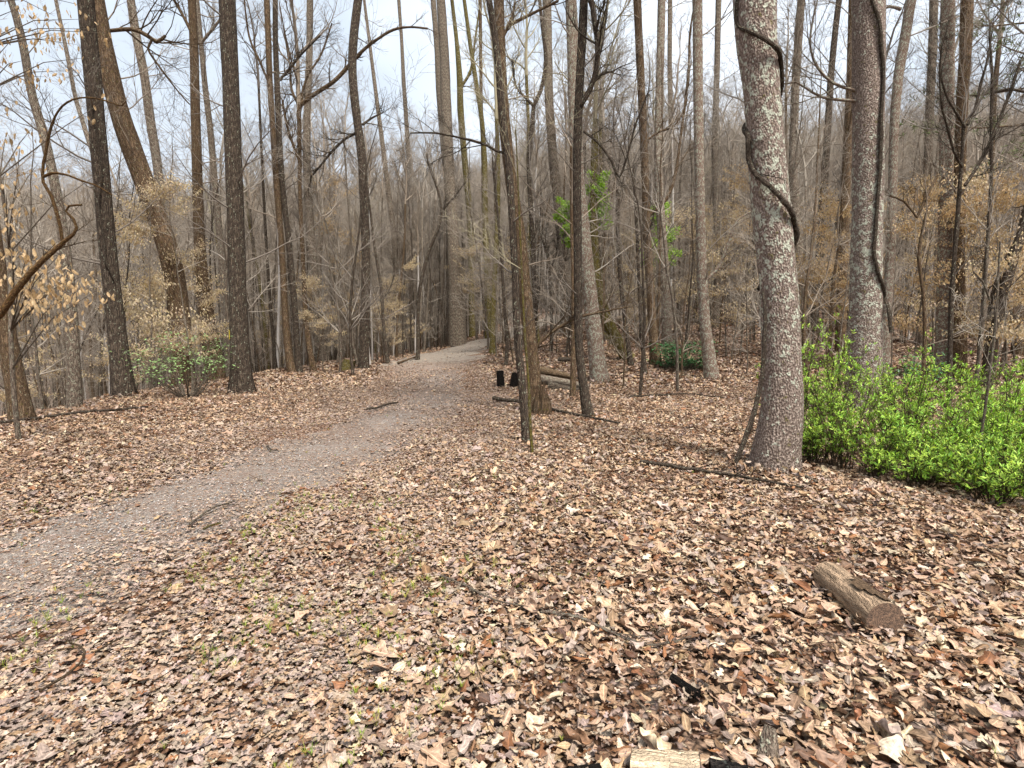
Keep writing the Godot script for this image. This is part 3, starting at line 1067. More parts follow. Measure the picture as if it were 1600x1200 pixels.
	traced("old_snag", 2, "old brown trunk with a rotted broken foot beside the decayed logs", 0.47, -10.49, [[0,0,0.159],[-0.03,0.35,0.141],[-0.06,0.84,0.135],[-0.14,1.58,0.129],[-0.23,2.42,0.122],[-0.33,3.37,0.116],[-0.49,4.41,0.11],[-0.62,5.55,0.104],[-0.68,6.56,0.098],[-0.71,7.65,0.092]], [[[-0.18,1.02,0.043],[-0.03,1.27,0.037],[0.24,1.55,0.031],[0.56,1.75,0.031],[0.84,1.88,0.031],[1.29,1.98,0.018],[1.78,2.08,0.012]],[[-0.53,7.11,0.037],[-0.33,7.2,0.031],[-0.01,7.35,0.024],[0.36,7.52,0.024]],[[-0.64,6.89,0.031],[-0.47,7.33,0.024],[-0.42,7.65,0.024]]])
	traced("young_stem", 4, "thin young stem standing close against the dark lichen-flecked one", 0.26, -6.88, [[0,0,0.024],[-0.03,0.43,0.02],[-0.05,0.92,0.016],[-0.1,1.56,0.016],[-0.14,2.35,0.012],[-0.17,3.04,0.012],[-0.2,3.72,0.008]], [])
	traced("crooked_sapling", 0, "crooked dark sapling bending right between the snag and the pale trunk", 1.02, -24, [[0,0,0.11],[-0.02,1.9,0.098],[-0.08,3.54,0.098],[-0.14,4.89,0.098],[-0.26,6.75,0.098],[-0.31,8.33,0.098],[-0.16,9.5,0.098],[-0.11,10.27,0.084],[0.19,10.91,0.084],[0.39,12.06,0.084],[0.23,13.44,0.07],[0.09,14.69,0.07]], [[[-0.11,10.27,0.07],[-0.48,10.66,0.056],[-0.86,11.17,0.042],[-1.02,12.18,0.042]]])
	traced("forked_sapling", 0, "small dark sapling forking low at the edge of the pale gravel", 1.64, -23.08, [[0,0,0.081],[0.02,1.34,0.067],[-0.04,2.66,0.067],[-0.16,3.97,0.067],[-0.43,4.74,0.054],[-0.64,5.52,0.054]], [[[-0.05,3.44,0.04],[0.21,4.1,0.04],[0.31,5,0.027]],[[-0.16,3.97,0.04],[-0.24,4.74,0.027],[-0.12,5.52,0.027]]])
	traced("grey_tree", 3, "grey trunk rising right behind the end of the pale gravel", 3, -30, [[0,0,0.348],[-0.17,3.44,0.279],[-0.47,6.14,0.262],[-0.83,9.12,0.244],[-1.06,12.04,0.227],[-1.14,14.91,0.227],[-1.22,17.72,0.227]], [])
	traced("forked_tree", 0, "dark and white patched trunk that forks high, right of the decayed logs", 1.46, -10.35, [[0,0,0.12],[-0.11,0.66,0.084],[-0.19,1.39,0.078],[-0.22,2.46,0.078],[-0.24,3.51,0.078],[-0.26,4.43,0.078],[-0.26,5.33,0.078],[-0.23,6.32,0.078],[-0.2,6.98,0.078],[-0.18,7.62,0.072]], [[[-0.22,5.72,0.048],[-0.06,5.99,0.048],[0.04,6.32,0.048],[0.05,6.7,0.048],[-0.04,7.19,0.042],[-0.11,7.62,0.042]],[[-0.16,5.27,0.024],[0.11,5.05,0.024],[0.35,4.71,0.024],[0.48,4.43,0.024],[0.63,4.88,0.018],[0.74,5.33,0.018],[0.93,5.83,0.012]]])
	traced("pale_tree", 1, "pale grey trunk with swelling foot directly behind the patched dark one", 2.57, -16.01, [[0,0,0.286],[-0.1,0.69,0.24],[-0.21,1.62,0.231],[-0.4,3.09,0.204],[-0.56,4.53,0.185],[-0.71,5.94,0.176],[-0.82,7.68,0.167],[-0.87,9.21,0.167],[-0.95,10.71,0.158]], [])
	traced("bent_tree", 4, "bent mossy trunk sweeping up from the ground in a curve", 4.43, -20.83, [[0,0,0.262],[-0.4,0.65,0.227],[-0.8,1.38,0.216],[-1.11,2.33,0.192],[-1.29,3.4,0.168],[-1.39,5.04,0.144],[-1.41,6.65,0.132],[-1.39,8.46,0.12]], [[[-0.96,1.98,0.036],[-1.33,1.5,0.036],[-0.79,0.78,0.024]]])
	traced("brown_tree", 2, "brown trunk with a sweeping thin limb, left of the dark green rhododendron", 5.09, -19.37, [[0,0,0.219],[-0.14,1.15,0.153],[-0.26,2.49,0.143],[-0.42,4.24,0.143],[-0.53,6.39,0.132],[-0.67,8.7,0.132],[-0.8,10.55,0.132],[-0.93,12.37,0.132]], [[[-0.59,5,0.057],[-0.13,5.36,0.057],[0.25,5.79,0.057],[0.47,6.5,0.057],[0.58,7.45,0.045],[0.71,8.7,0.045],[0.8,9.94,0.045],[0.79,10.96,0.034],[0.91,11.97,0.023]],[[-0.65,7.55,0.034],[-0.09,7.97,0.034],[0.51,8.24,0.034],[0.86,8.91,0.023]]])
	traced("grey_tree", 1, "grey lichen trunk behind the dark green rhododendron", 6.8, -24, [[0,0,0.272],[-0.03,0.07,0.243],[-0.15,2.28,0.202],[-0.38,4.72,0.189],[-0.59,7.38,0.176],[-0.62,9.72,0.162],[-0.62,12.02,0.162],[-0.64,14.52,0.162]], [])
	traced("twin_stem_tree", 0, "left one of two thin crossing stems behind the bent mossy trunk", 4.09, -18.83, [[0,0,0.107],[-0.16,1.14,0.075],[-0.36,2.65,0.075],[-0.5,4.14,0.065],[-0.55,5.82,0.065]], [])
	traced("twin_stem_tree", 0, "right one of two thin stems near the bent mossy trunk, twiggy and dark", 4.19, -17.23, [[0,0,0.078],[-0.16,1.7,0.059],[-0.27,3.28,0.049],[-0.36,4.63,0.049],[-0.49,6.15,0.039]], [[[-0.32,3.67,0.03],[-0.06,4.25,0.02],[0.12,5.01,0.02]]])
	traced("slender_tree", 3, "thin pole seen between the brown trunk and the grey lichen trunk", 9.48, -33, [[0,0,0.166],[-0.06,5.48,0.148],[-0.28,10.56,0.148],[-0.44,14.8,0.13],[-0.5,18.58,0.129]], [])
	traced("lichen_tree", 1, "straight lichen-grey trunk with a dark side shoot, right of the rhododendron", 6.1, -16.67, [[0,0,0.238],[-0.13,0.86,0.183],[-0.28,1.82,0.165],[-0.44,3.72,0.147],[-0.55,5.58,0.138],[-0.65,7.4,0.138],[-0.73,9.18,0.138],[-0.81,11.09,0.138]], [[[-0.28,1.44,0.049],[-0.39,2.21,0.049],[-0.37,2.87,0.049],[0.04,3.35,0.049],[0.26,3.91,0.039],[0.45,4.47,0.039],[0.56,4.75,0.029],[0.93,4.99,0.019]]])
	traced("slender_tree", 3, "slim straight trunk midway between the straight lichen trunk and the big vine trunk", 11.82, -32, [[0,0,0.216],[-0.08,4.09,0.192],[-0.36,9.75,0.175],[-0.43,13.88,0.157],[-0.52,18.23,0.157]], [])
	traced("grey_tree", 3, "grey trunk just right of the big vine trunk, clear against the sky", 12.89, -25, [[0,0,0.217],[-0.1,3.98,0.194],[-0.44,7.32,0.182],[-0.5,10.3,0.168],[-0.51,12.69,0.168],[-0.49,15.03,0.155]], [])
	traced("dark_tree", 0, "black-brown trunk standing on the leaf slope behind the big vine trunk", 18.06, -33.11, [[0,0,0.305],[0.08,1.45,0.237],[0.2,4.08,0.219],[0.23,7.77,0.202],[0.26,11.38,0.184],[0.32,14.91,0.167],[0.54,18.71,0.149]], [])
	traced("brown_tree", 2, "brown trunk close behind the left of the broad vine trunk", 13.15, -22, [[0,0,0.197],[-0.03,3.3,0.176],[-0.13,6.25,0.164],[-0.22,9.12,0.153],[-0.27,11.23,0.142],[-0.31,13.52,0.131]], [])
	traced("lichen_tree", 1, "lichen trunk leaning right beside the broad vine trunk", 11.56, -17, [[0,0,0.146],[-0.02,3.74,0.131],[-0.09,5.64,0.122],[-0.17,7.49,0.122],[-0.16,8.94,0.13],[-0.04,10.02,0.137],[0.08,11.26,0.136]], [[[-0.19,10.82,0.05],[-0.44,10.99,0.04],[-0.63,10.94,0.03]]])
	traced("grey_tree", 3, "slim grey trunk between the leaning lichen trunk and the rough pair", 18.62, -25, [[0,0,0.195],[-0.07,5.09,0.174],[-0.31,8.39,0.174],[-0.41,10.82,0.162],[-0.45,12.93,0.162],[-0.52,15.01,0.162]], [])
	traced("lichen_tree", 1, "rough lichen trunk, the left one of the pair behind the bushes", 13.35, -17, [[0,0,0.236],[-0.04,1.37,0.211],[-0.18,3.7,0.195],[-0.28,5.59,0.187],[-0.4,7.44,0.179],[-0.5,9.26,0.179],[-0.62,11.21,0.178]], [])
	traced("brown_tree", 2, "reddish trunk, the right one of the pair behind the bushes", 13.52, -16.5, [[0,0,0.2],[-0.05,1.01,0.179],[-0.23,3.28,0.149],[-0.4,5.49,0.142],[-0.56,7.65,0.142],[-0.61,9.23,0.149],[-0.69,10.95,0.156]], [])
	traced("forked_sapling", 0, "dark forked sapling with spreading limbs above the green bushes", 8.04, -10, [[0,0,0.046],[-0.01,1.11,0.041],[-0.03,2.03,0.041],[-0.03,2.72,0.036],[-0.02,3.5,0.036],[-0.03,4.17,0.032],[-0.04,4.72,0.027],[-0.07,5.26,0.022]], [[[-0.02,4.17,0.029],[0.2,4.52,0.029],[0.4,4.93,0.029],[0.58,5.42,0.023],[0.76,5.95,0.023],[0.86,6.32,0.018]],[[-0.09,5.15,0.023],[-0.31,5.39,0.023],[-0.5,5.58,0.018],[-0.69,5.95,0.018],[-0.76,6.22,0.012]],[[-0.06,5.2,0.023],[0.1,5.52,0.023],[0.2,5.95,0.023],[0.31,6.27,0.018],[0.41,6.85,0.012]],[[-0.09,4.48,0.023],[-0.32,4.72,0.023],[-0.55,5.15,0.018],[-0.7,5.36,0.018],[-0.85,5.85,0.012],[-0.91,6.32,0.012]]])
	traced("dark_tree", 0, "dark trunk leaning right at the right frame edge", 13.01, -15, [[0,0,0.17],[0.03,0.46,0.152],[0.11,1.51,0.125],[0.25,2.55,0.117],[0.47,3.57,0.116],[0.69,4.58,0.109],[0.88,5.9,0.101],[1.08,7.36,0.094]], [[[0.57,4.07,0.053],[0.33,3.4,0.044],[0.16,2.38,0.044],[0.22,0.64,0.053]]])
	traced("slender_tree", 0, "thin twiggy tree below the dark pine boughs", 11.07, -13, [[0,0,0.045],[-0.01,2.64,0.04],[-0.02,4.1,0.04],[-0.07,5.39,0.034],[-0.17,6.52,0.034],[-0.22,7.35,0.029],[-0.35,8.17,0.023]], [[[-0.19,7.01,0.03],[0.09,7.05,0.03],[0.54,6.91,0.03]],[[-0.12,5.96,0.023],[0.32,6.17,0.015],[0.66,6.38,0.015]]])
	traced("young_stem", 3, "thin pale bare stem rising in front of the green bushes", 4.63, -5.33, [[0,0,0.014],[-0.02,0.47,0.012],[-0.02,0.91,0.012],[-0.02,1.29,0.012],[-0.02,1.72,0.012],[-0.04,2.09,0.009],[-0.06,2.45,0.007]], [[[-0.03,1.91,0.009],[-0.12,2.09,0.009],[-0.22,2.18,0.006]],[[-0.02,1.23,0.006],[0.16,1.3,0.006],[0.34,1.35,0.006]]])
	traced("young_stem", 3, "short grey stem behind the green bushes left of the leaning dark trunk", 8.91, -10.5, [[0,0,0.037],[-0.01,1.29,0.033],[-0.04,2.25,0.028],[-0.08,3.2,0.023]], [])
	traced("slender_tree", 2, "thin brown stem beside the broad vine trunk above the bushes", 9.04, -12, [[0,0,0.044],[-0.03,1.57,0.039],[-0.14,2.53,0.034],[-0.28,3.21,0.034],[-0.21,3.89,0.028]], [[[-0.39,4.02,0.028],[-0.19,4.49,0.028],[0.02,4.92,0.021]],[[-0.39,4.02,0.021],[-0.73,4.35,0.021],[-1.07,4.45,0.014]]])
	traced("slender_tree", 0, "dark thin leaning stem by the mossy stump left of the gravel", -5.63, -24.83, [[0,0,0.099],[-0.14,1.67,0.071],[-0.21,3.38,0.07],[-0.48,5.35,0.056],[-0.71,7.56,0.042]], [[[-0.17,2.82,0.029],[0.25,3.66,0.029],[0.36,4.79,0.029]]])
	traced("slender_tree", 0, "dark sapling leaning right on the far left verge of the gravel", -4.47, -26, [[0,0,0.1],[0.03,1,0.09],[0.12,3.09,0.09],[0.54,4.86,0.075],[1.22,6.89,0.06],[0.6,9.18,0.045]], [[[1.22,6.89,0.046],[1.97,7.76,0.03],[2.41,8.33,0.03]]])
	traced("young_stem", 0, "spindly speckled stem at the near edge of the pale gravel", -0.23, -19.97, [[0,0,0.07],[0.05,0.75,0.07],[-0.04,2.13,0.058],[-0.13,3.49,0.058],[-0.27,5.29,0.047],[-0.44,7.05,0.035]], [])
	traced("slender_tree", 2, "slim brown trunk standing behind the patched dark trunk's foot", 1.44, -12.87, [[0,0,0.082],[0,1.24,0.06],[-0.01,2.57,0.052],[-0.06,4.02,0.045],[-0.09,5.44,0.037]], [])
	beech(-9.97, -17.8, 0.85, 0, "bright tan beech sapling against the dark brown trunk with flared foot")
	beech(-9.62, -14.5, 0.95, 0, "cream beech sapling just above the pale green shrub")
	beech(-9.86, -16, 1, 0, "pale tan beech sapling between the two dark trunks on the left")
	beech(-9.77, -31, 1.75, 1, "orange-leaved beech left of the wavy dark trunk, far in the woods")
	beech(-7.94, -23, 0.75, 0, "small pale beech behind the forked sapling")
	beech(-6.31, -27, 0.85, 0, "pale beech sapling right of the wavy dark trunk")
	beech(-5.97, -32, 0.8, 0, "faint beech sapling left of the thick grey trunk beyond the path")
	beech(-2.18, -34, 1, 0, "layered pale beech around the yellow mossy trunk")
	beech(0, -31, 1.1, 0, "layered beech right of the yellow mossy trunk")
	beech(5.82, -25, 0.85, 0, "tan beech sapling behind the brown trunk with sweeping limb")
	beech(8.16, -27, 1.2, 0, "tan layered beech between the grey and the straight lichen trunks")
	beech(8.21, -21, 1.05, 0, "bright tan beech right of the straight lichen trunk")
	beech(10.83, -25, 1.4, 1, "tall beech directly left of the big vine trunk")
	beech(11.47, -21, 1.1, 1, "orange beech between the big vine trunk and the broad one")
	beech(14.48, -24, 1.1, 1, "orange beech tight left of the broad vine trunk")
	beech(12.44, -17, 1.05, 1, "dense orange beech between the broad vine trunk and the rough pair")
	beech(16.13, -21, 1.2, 0, "beech behind the left trunk of the rough pair")
	beech(13.54, -16, 1.05, 1, "orange beech right of the rough pair of trunks")
	beech(13.58, -15, 1, 0, "beech at the right edge behind the leaning dark trunk")
	beech(19.61, -21, 1.3, 1, "tall beech at the right frame edge under the pine")
	beech(-20.06, -22, 1.2, 0, "beech in the ravine at the left frame edge")
	beech(-14.46, -21, 1, 0, "beech behind the trunk with thin vine on the left bank")
	beech(-13.87, -32, 0.9, 0, "faint beech sapling behind the close pair of stems")
	beech(6.68, -36, 1, 0, "distant beech on the slope behind the pale swelling trunk")
	beech(13.65, -38, 1.3, 0, "distant beech up the slope behind the straight lichen trunk")


func top_of(m: ArrayMesh) -> Vector3:   # the middle of a trunk's topmost ring
	var v: PackedVector3Array = m.surface_get_arrays(0)[Mesh.ARRAY_VERTEX]
	var c := Vector3.ZERO
	for k in 9:
		c += v[12 * 10 + k]
	return c / 9.0


func make_near_details() -> void:
	stick("fallen_stick", "bent grey stick on the gravel of the path", 3, [[-2.55,-4.21,0.01],[-2.58,-4.45,0.009],[-2.56,-4.63,0.008],[-2.46,-4.75,0.007]])
	stick("fallen_stick", "hooked dark stick in the nearest left leaf litter", 2, [[-2.04,-2.23,0.006],[-2.02,-2.32,0.006],[-2.02,-2.42,0.005],[-2.07,-2.52,0.005],[-2.15,-2.58,0.005],[-2.21,-2.6,0.004]])
	stick("fallen_stick", "short dark stick across the far reddish part of the path", 0, [[-2.79,-10.44,0.024],[-2.6,-10.52,0.021],[-2.54,-11.04,0.019],[-2.41,-11.48,0.017]])
	stick("fallen_stick", "tiny curved twig beside a yellow leaf on the gravel", 0, [[-3.24,-7.14,0.01],[-3.1,-6.94,0.008],[-3.02,-6.92,0.007]])
	stick("fallen_branch", "long low branch lying right in front of the big vine trunk", 0, [[1.52,-6.38,0.022],[1.89,-6.09,0.02],[2.2,-5.85,0.017],[2.47,-5.59,0.015],[2.64,-5.39,0.013],[2.83,-5.19,0.011]])
	stick("fallen_branch", "lichen-crusted branch in the near leaves, middle of the foreground", 1, [[0.16,-2.9,0.01],[0.28,-2.88,0.009],[0.37,-2.84,0.009],[0.47,-2.74,0.008],[0.57,-2.64,0.007],[0.67,-2.58,0.006],[0.78,-2.6,0.006],[0.93,-2.66,0.005]])
	stick("fallen_branch", "thin weathered branch left of the lichen-crusted one", 3, [[-0.45,-3.34,0.007],[-0.27,-3.2,0.006],[-0.13,-3.06,0.005],[0.04,-2.98,0.004],[0.17,-2.94,0.004]])
	stick("fallen_branch", "dark branch lying behind the lichen-flecked stem's foot", 0, [[-0.43,-12.04,0.042],[0.07,-11.94,0.038],[0.47,-11.44,0.033],[1,-10.63,0.028],[1.44,-9.77,0.023],[1.79,-9.01,0.018]])
	stick("fallen_branch", "thin branch on the leaf slope below the dark green rhododendron", 0, [[2.85,-13.12,0.023],[3.55,-13.15,0.02],[4.27,-13.23,0.017],[4.76,-12.27,0.013]])
	stick("fallen_stick", "stick leaning from the left verge onto the pale gravel", 2, [[-4.71,-22.65,0.04],[-4.83,-24.92,0.036],[-4.73,-27.02,0.032]])
	stick("fallen_branch", "dark branch along the rim of the left bank", 0, [[-8.81,-9.21,0.027],[-8.41,-9.63,0.025],[-7.88,-9.98,0.023],[-7.45,-10.28,0.021],[-7.28,-10.88,0.019]])
	stick("fallen_stick", "short mossy stick below the bent grey one", 4, [[-2.37,-4.09,0.01],[-2.35,-4.17,0.008],[-2.3,-4.21,0.007]])
	stick("fallen_stick", "straight twig in the litter right of the path", 3, [[-0.78,-3.38,0.006],[-0.73,-3.54,0.005],[-0.69,-3.74,0.004]])
	stick("fallen_stick", "pale short stick near the frame's lower left", 2, [[-2.02,-2.52,0.005],[-2,-2.6,0.004],[-1.98,-2.66,0.004]])
	stick("fallen_stick", "thin grey stick reaching in from the right frame edge", 3, [[2.52,-2.66,0.007],[2.61,-2.66,0.006],[2.71,-2.66,0.005]])
	stick("root", "surface root running from the big vine trunk's foot", 3, [[2.82,-6.18,0.025],[2.88,-6.04,0.022],[3,-5.92,0.019],[3.05,-5.68,0.016],[3.02,-5.31,0.013]])
	details()


func make_woods() -> void:
	var n := 0
	var tries := 0
	while n < 215 and tries < 5000:
		tries += 1
		var a := rng.randf_range(-.98, .98)
		var d := 22.0 + 58.0 * pow(rng.randf(), .8)
		var x := tan(a * .80) * d
		if way_distance(x, -d) < 2.0 or not is_free(x, -d, 1.6): continue
		add_spot(x, -d)
		n += 1
		var far := d > 45.0
		var kind: int = [3, 3, 0, 2, 3, 1, 2, 4][rng.randi() % 8]
		var tone: String = ["dark", "lichen-grey", "brown", "grey", "mossy"][kind]
		var where := region(x, -d)
		var size := rng.randf_range(.75, 1.25)
		var build := "short" if size < .9 else "mid-height" if size < 1.08 else "tall"
		var label := "%s %s bare tree %s, %s" % [build, tone, where, "far uphill" if d > 60.0 else "well back" if far else "in the nearer woods" if d > 32.0 else "close behind the first trunks"]
		woods_tree("bare_tree", x, -d, size, label, "%s %s bare trees %s %s" % [build, tone, "far" if far else "near", where], kind)
	n = 0
	tries = 0
	while n < 225 and tries < 5000:
		tries += 1
		var a := rng.randf_range(-.95, .95)
		var d := 13.0 + 32.0 * pow(rng.randf(), .9)
		var x := tan(a * .80) * d
		if way_distance(x, -d) < 2.2 or not is_free(x, -d, .9): continue
		if d < 19.0 and x > -8.5 and x < 3.0: continue
		add_spot(x, -d)
		n += 1
		var kind: int = [3, 0, 2, 3][rng.randi() % 4]
		var tone: String = ["dark", "pale", "brown", "grey"][kind]
		var where := region(x, -d)
		var size := rng.randf_range(.6, 1.3) if d < 17.0 else rng.randf_range(.7, 2.1)
		var build := "low" if size < .9 else "head-high" if size < 1.2 else "tall" if size < 1.7 else "very tall"
		var depth := "near" if d < 20.0 else "mid-distance" if d < 32.0 else "distant"
		var o := thing("bare_sapling", on(x, -d, -.03), "%s %s thin leafless sapling %s, %s" % [build, tone, where, depth], "sapling", "%s thin %s saplings %s, %s" % [build, tone, where, depth])
		o.rotation = Vector3(rng.randfn(0, .07), rng.randf() * TAU, rng.randfn(0, .07))
		var k := rng.randi() % 5
		o.scale = Vector3.ONE * size
		part("trunk", sapling_stems[k], bark[kind], o)
		part("crown", saplings[k], twigs[kind], o)
	# the rest of the wood reads as one mass of stems and twigs
	var mass := Node3D.new()
	mass.name = "distant_woods"
	add_child(mass)
	mass.set_meta("kind", "stuff")
	for k in 5:
		var list: Array[Transform3D] = []
		var heads: Array[Transform3D] = []
		for i in 330:
			var d := 46.0 + 84.0 * pow(rng.randf(), .7)
			var x := tan(rng.randf_range(-.98, .98) * .82) * d
			if not is_free(x, -d, .8): continue
			var base := Transform3D(Basis.from_euler(Vector3(rng.randfn(0, .03), rng.randf() * TAU, rng.randfn(0, .03))), on(x, -d, -.05))
			var thin := rng.randf_range(.45, 1.1)
			var tall := rng.randf_range(.7, 1.2) * (.65 + .35 * thin)
			list.append(base * Transform3D(Basis().scaled(Vector3(thin, tall, thin)), Vector3.ZERO))
			heads.append(base * Transform3D(Basis().scaled(Vector3(1.15, 1.0, 1.15) * (thin * .6 + .45)), trunk_tops[k] * Vector3(thin, tall * .9, thin)))
		many("trunks", trunks[k], [bark[3], pale_wood, bark[1], pale_wood, bark[3]][k], list, PackedColorArray(), mass)
		many("crowns", crowns[k], twigs[[3, 2, 3, 1, 3][k]], heads, PackedColorArray(), mass)
	for k in 5:
		var list: Array[Transform3D] = []
		var heads: Array[Transform3D] = []
		for i in 760:
			var d := 24.0 + 75.0 * pow(rng.randf(), .75)
			var x := tan(rng.randf_range(-.98, .98) * .82) * d
			if way_distance(x, -d) < 2.6 or not is_free(x, -d, .6): continue
			var base := Transform3D(Basis.from_euler(Vector3(rng.randfn(0, .05), rng.randf() * TAU, rng.randfn(0, .05))), on(x, -d, -.05))
			var thin := rng.randf_range(.16, .42)
			var tall := rng.randf_range(.5, 1.05)
			list.append(base * Transform3D(Basis().scaled(Vector3(thin, tall, thin)), Vector3.ZERO))
			heads.append(base * Transform3D(Basis().scaled(Vector3.ONE * (thin * .7 + .25)), trunk_tops[k] * Vector3(thin, tall * .97, thin)))
		many("poles", trunks[k], [bark[3], pale_wood, bark[0], bark[1], bark[0]][k], list, PackedColorArray(), mass)
		many("tops", crowns[k], twigs[[3, 2, 0, 1, 2][k]], heads, PackedColorArray(), mass)
	var brush := Node3D.new()
	brush.name = "undergrowth"
	add_child(brush)
	brush.set_meta("kind", "stuff")
	for k in 5:
		var list: Array[Transform3D] = []
		var heads: Array[Transform3D] = []
		for i in 480:
			var d := 19.0 + 85.0 * pow(rng.randf(), .75)
			var x := tan(rng.randf_range(-.95, .95) * .82) * d
			if way_distance(x, -d) < 2.2: continue
			var b := Basis.from_euler(Vector3(rng.randfn(0, .09), rng.randf() * TAU, rng.randfn(0, .09))).scaled(Vector3.ONE * rng.randf_range(.35, 1.3) * (1.0 + .4 * sm(30, 80, d)))
			list.append(Transform3D(b, on(x, -d, -.03)))
		many("stems", sapling_stems[k], bark[[3, 2, 0, 3, 2][k]], list, PackedColorArray(), brush)
		many("twigs", saplings[k], twigs[[3, 2, 1, 3, 2][k]], list, PackedColorArray(), brush)


func make_litter() -> void:
	var kinds := litter_shapes.size()
	var where: Array = []
	var tint: Array = []
	for k in kinds:
		var list: Array[Transform3D] = []
		where.append(list)
		tint.append(PackedColorArray())
	# the near litter, leaf by leaf
	var singles := 0
	var ground := get_node("ground")
	var patchy := noise(.35, 8, 3)
	var thin := noise(.9, 31, 2)
	var d := -.2
	while d < 15.0:
		var step := .0235 + .0015 * maxf(d, 0.0)
		var half := maxf(d, 0.0) * 1.02 + 1.2
		var x := -half
		while x < half:
			x += step * rng.randf_range(.6, 1.4)
			var z := -d - rng.randf() * step
			if x < -12.0: continue
			var way := way_distance(x, z)
			var clump := patchy.get_noise_2d(x, z)
			var worn := 1.0 - sm(.7, 3.0, way + clump * 1.2 - 1.3 * sm(-4.5, -2.0, z))
			var bare := (1.0 - sm(.3, 1.75, way + clump * 1.5)) * (1.0 - .55 * sm(-8.0, -11.0, z))
			if rng.randf() < bare * .80: continue
			var k := rng.randi() % kinds
			if worn > .5:
				k = [3, 13, 6, 0, 13, 7][rng.randi() % 6]
			var size := (.036 + .064 * pow(rng.randf(), 1.2)) * lerpf(1.0, .72, worn)
			if rng.randf() < .03: size = rng.randf_range(.11, .15)
			elif rng.randf() < .3: size *= .6
			var mulch := rng.randf() < .7 * sm(.22, .42, thin.get_noise_2d(x, z))
			if mulch: size *= .5
			if bare > .5: size *= .6
			var tilt := lerpf(.29, .14, worn)
			var t := lay(x, z, size, tilt, rng.randf_range(.012, .065) * lerpf(1.0, .35, worn) + (.02 if bare > .4 else 0.0))
			if not mulch and singles < 300 and d > 1.25 and absf(x) < d * .93 and size > .066 and rng.randf() < .14:
				singles += 1
				var c := rng.randi() % PALETTE.size()
				t.origin.y += .02
				part("leaf", litter_shapes[k], leaf_mats[[0, 1, 2, 0, 8, 3, 6, 9][c % 8]], ground).transform = t
				continue
			where[k].append(t)
			tint[k].append(litter_color(worn * .85) * (Color(.5, .42, .38) if mulch else Color.WHITE))
		d += step * 1.0
	# drifts against the feet of the nearer trunks
	for f in feet:
		for i in int(30 + 260 * f.y):
			var a := rng.randf() * TAU
			var away := f.y * rng.randf_range(.95, 1.5) + .04 + absf(rng.randfn(0, .06))
			var x := f.x + cos(a) * away
			var z := f.z + sin(a) * away
			var k := rng.randi() % kinds
			where[k].append(lay(x, z, rng.randf_range(.05, .11), .6, rng.randf_range(.03, .04 + .35 * f.y)))
			tint[k].append(litter_color(.2))
	# farther off, larger gaps between bigger flakes
	while d < 46.0:
		var step := .085 + .0045 * (d - 15.0)
		var half := d * 1.0 + 1.0
		var x := maxf(-half, -26.0)
		while x < half:
			x += step * rng.randf_range(.6, 1.4)
			var z := -d - rng.randf() * step
			var way := way_distance(x, z)
			var bare := 1.0 - sm(.8, 1.9, way + patchy.get_noise_2d(x, z) * .9)
			if z > -20.0: bare *= .45
			elif z < -22.0: bare = 1.0 - sm(2.0, 3.1, way + patchy.get_noise_2d(x, z) * .7)
			if rng.randf() < bare * .93: continue
			var k := rng.randi() % 9
			where[k].append(lay(x, z, rng.randf_range(.09, .16) * (1.0 + (d - 15.0) * .018) * (.6 if way < 1.8 else 1.0), .34, .035))
			tint[k].append(litter_color(.1 if way > 2.0 else .5))
		d += step
	var o := Node3D.new()
	o.name = "leaf_litter"
	add_child(o)
	o.set_meta("kind", "stuff")
	o.set_meta("label", "dead tan and brown leaves covering the ground")
	var total := 0
	for k in kinds:
		var list: Array[Transform3D] = where[k]
		many("leaves", litter_shapes[k], litter_mat, list, tint[k], o)
		total += list.size()
	print("leaves ", total, " singles ", singles)
	# crumbs: leaf fragments trodden into the path
	var list2: Array[Transform3D] = []
	var tint2 := PackedColorArray()
	for i in 150000:
		var z := -.8 - 22.0 * pow(rng.randf(), 1.6)
		var x := rng.randf_range(-6.5, 2.2)
		if x < z * .98 - 1.0: continue
		var way := way_distance(x, z)
		if way > 4.5 or rng.randf() < .8 * sm(2.0, 4.5, way) or rng.randf() > .3 + .7 * sm(.2, 1.0, way + patchy.get_noise_2d(x * 1.5, z * 1.5) * 1.2): continue
		list2.append(lay(x, z, rng.randf_range(.014, .045) * (1.0 if z > -10.0 else 1.3), .2, .03 + (.01 if way < 1.2 else .012)))
		tint2.append(litter_color(.7))
	many("leaf_crumbs", litter_shapes[13], litter_mat, list2, tint2, self)


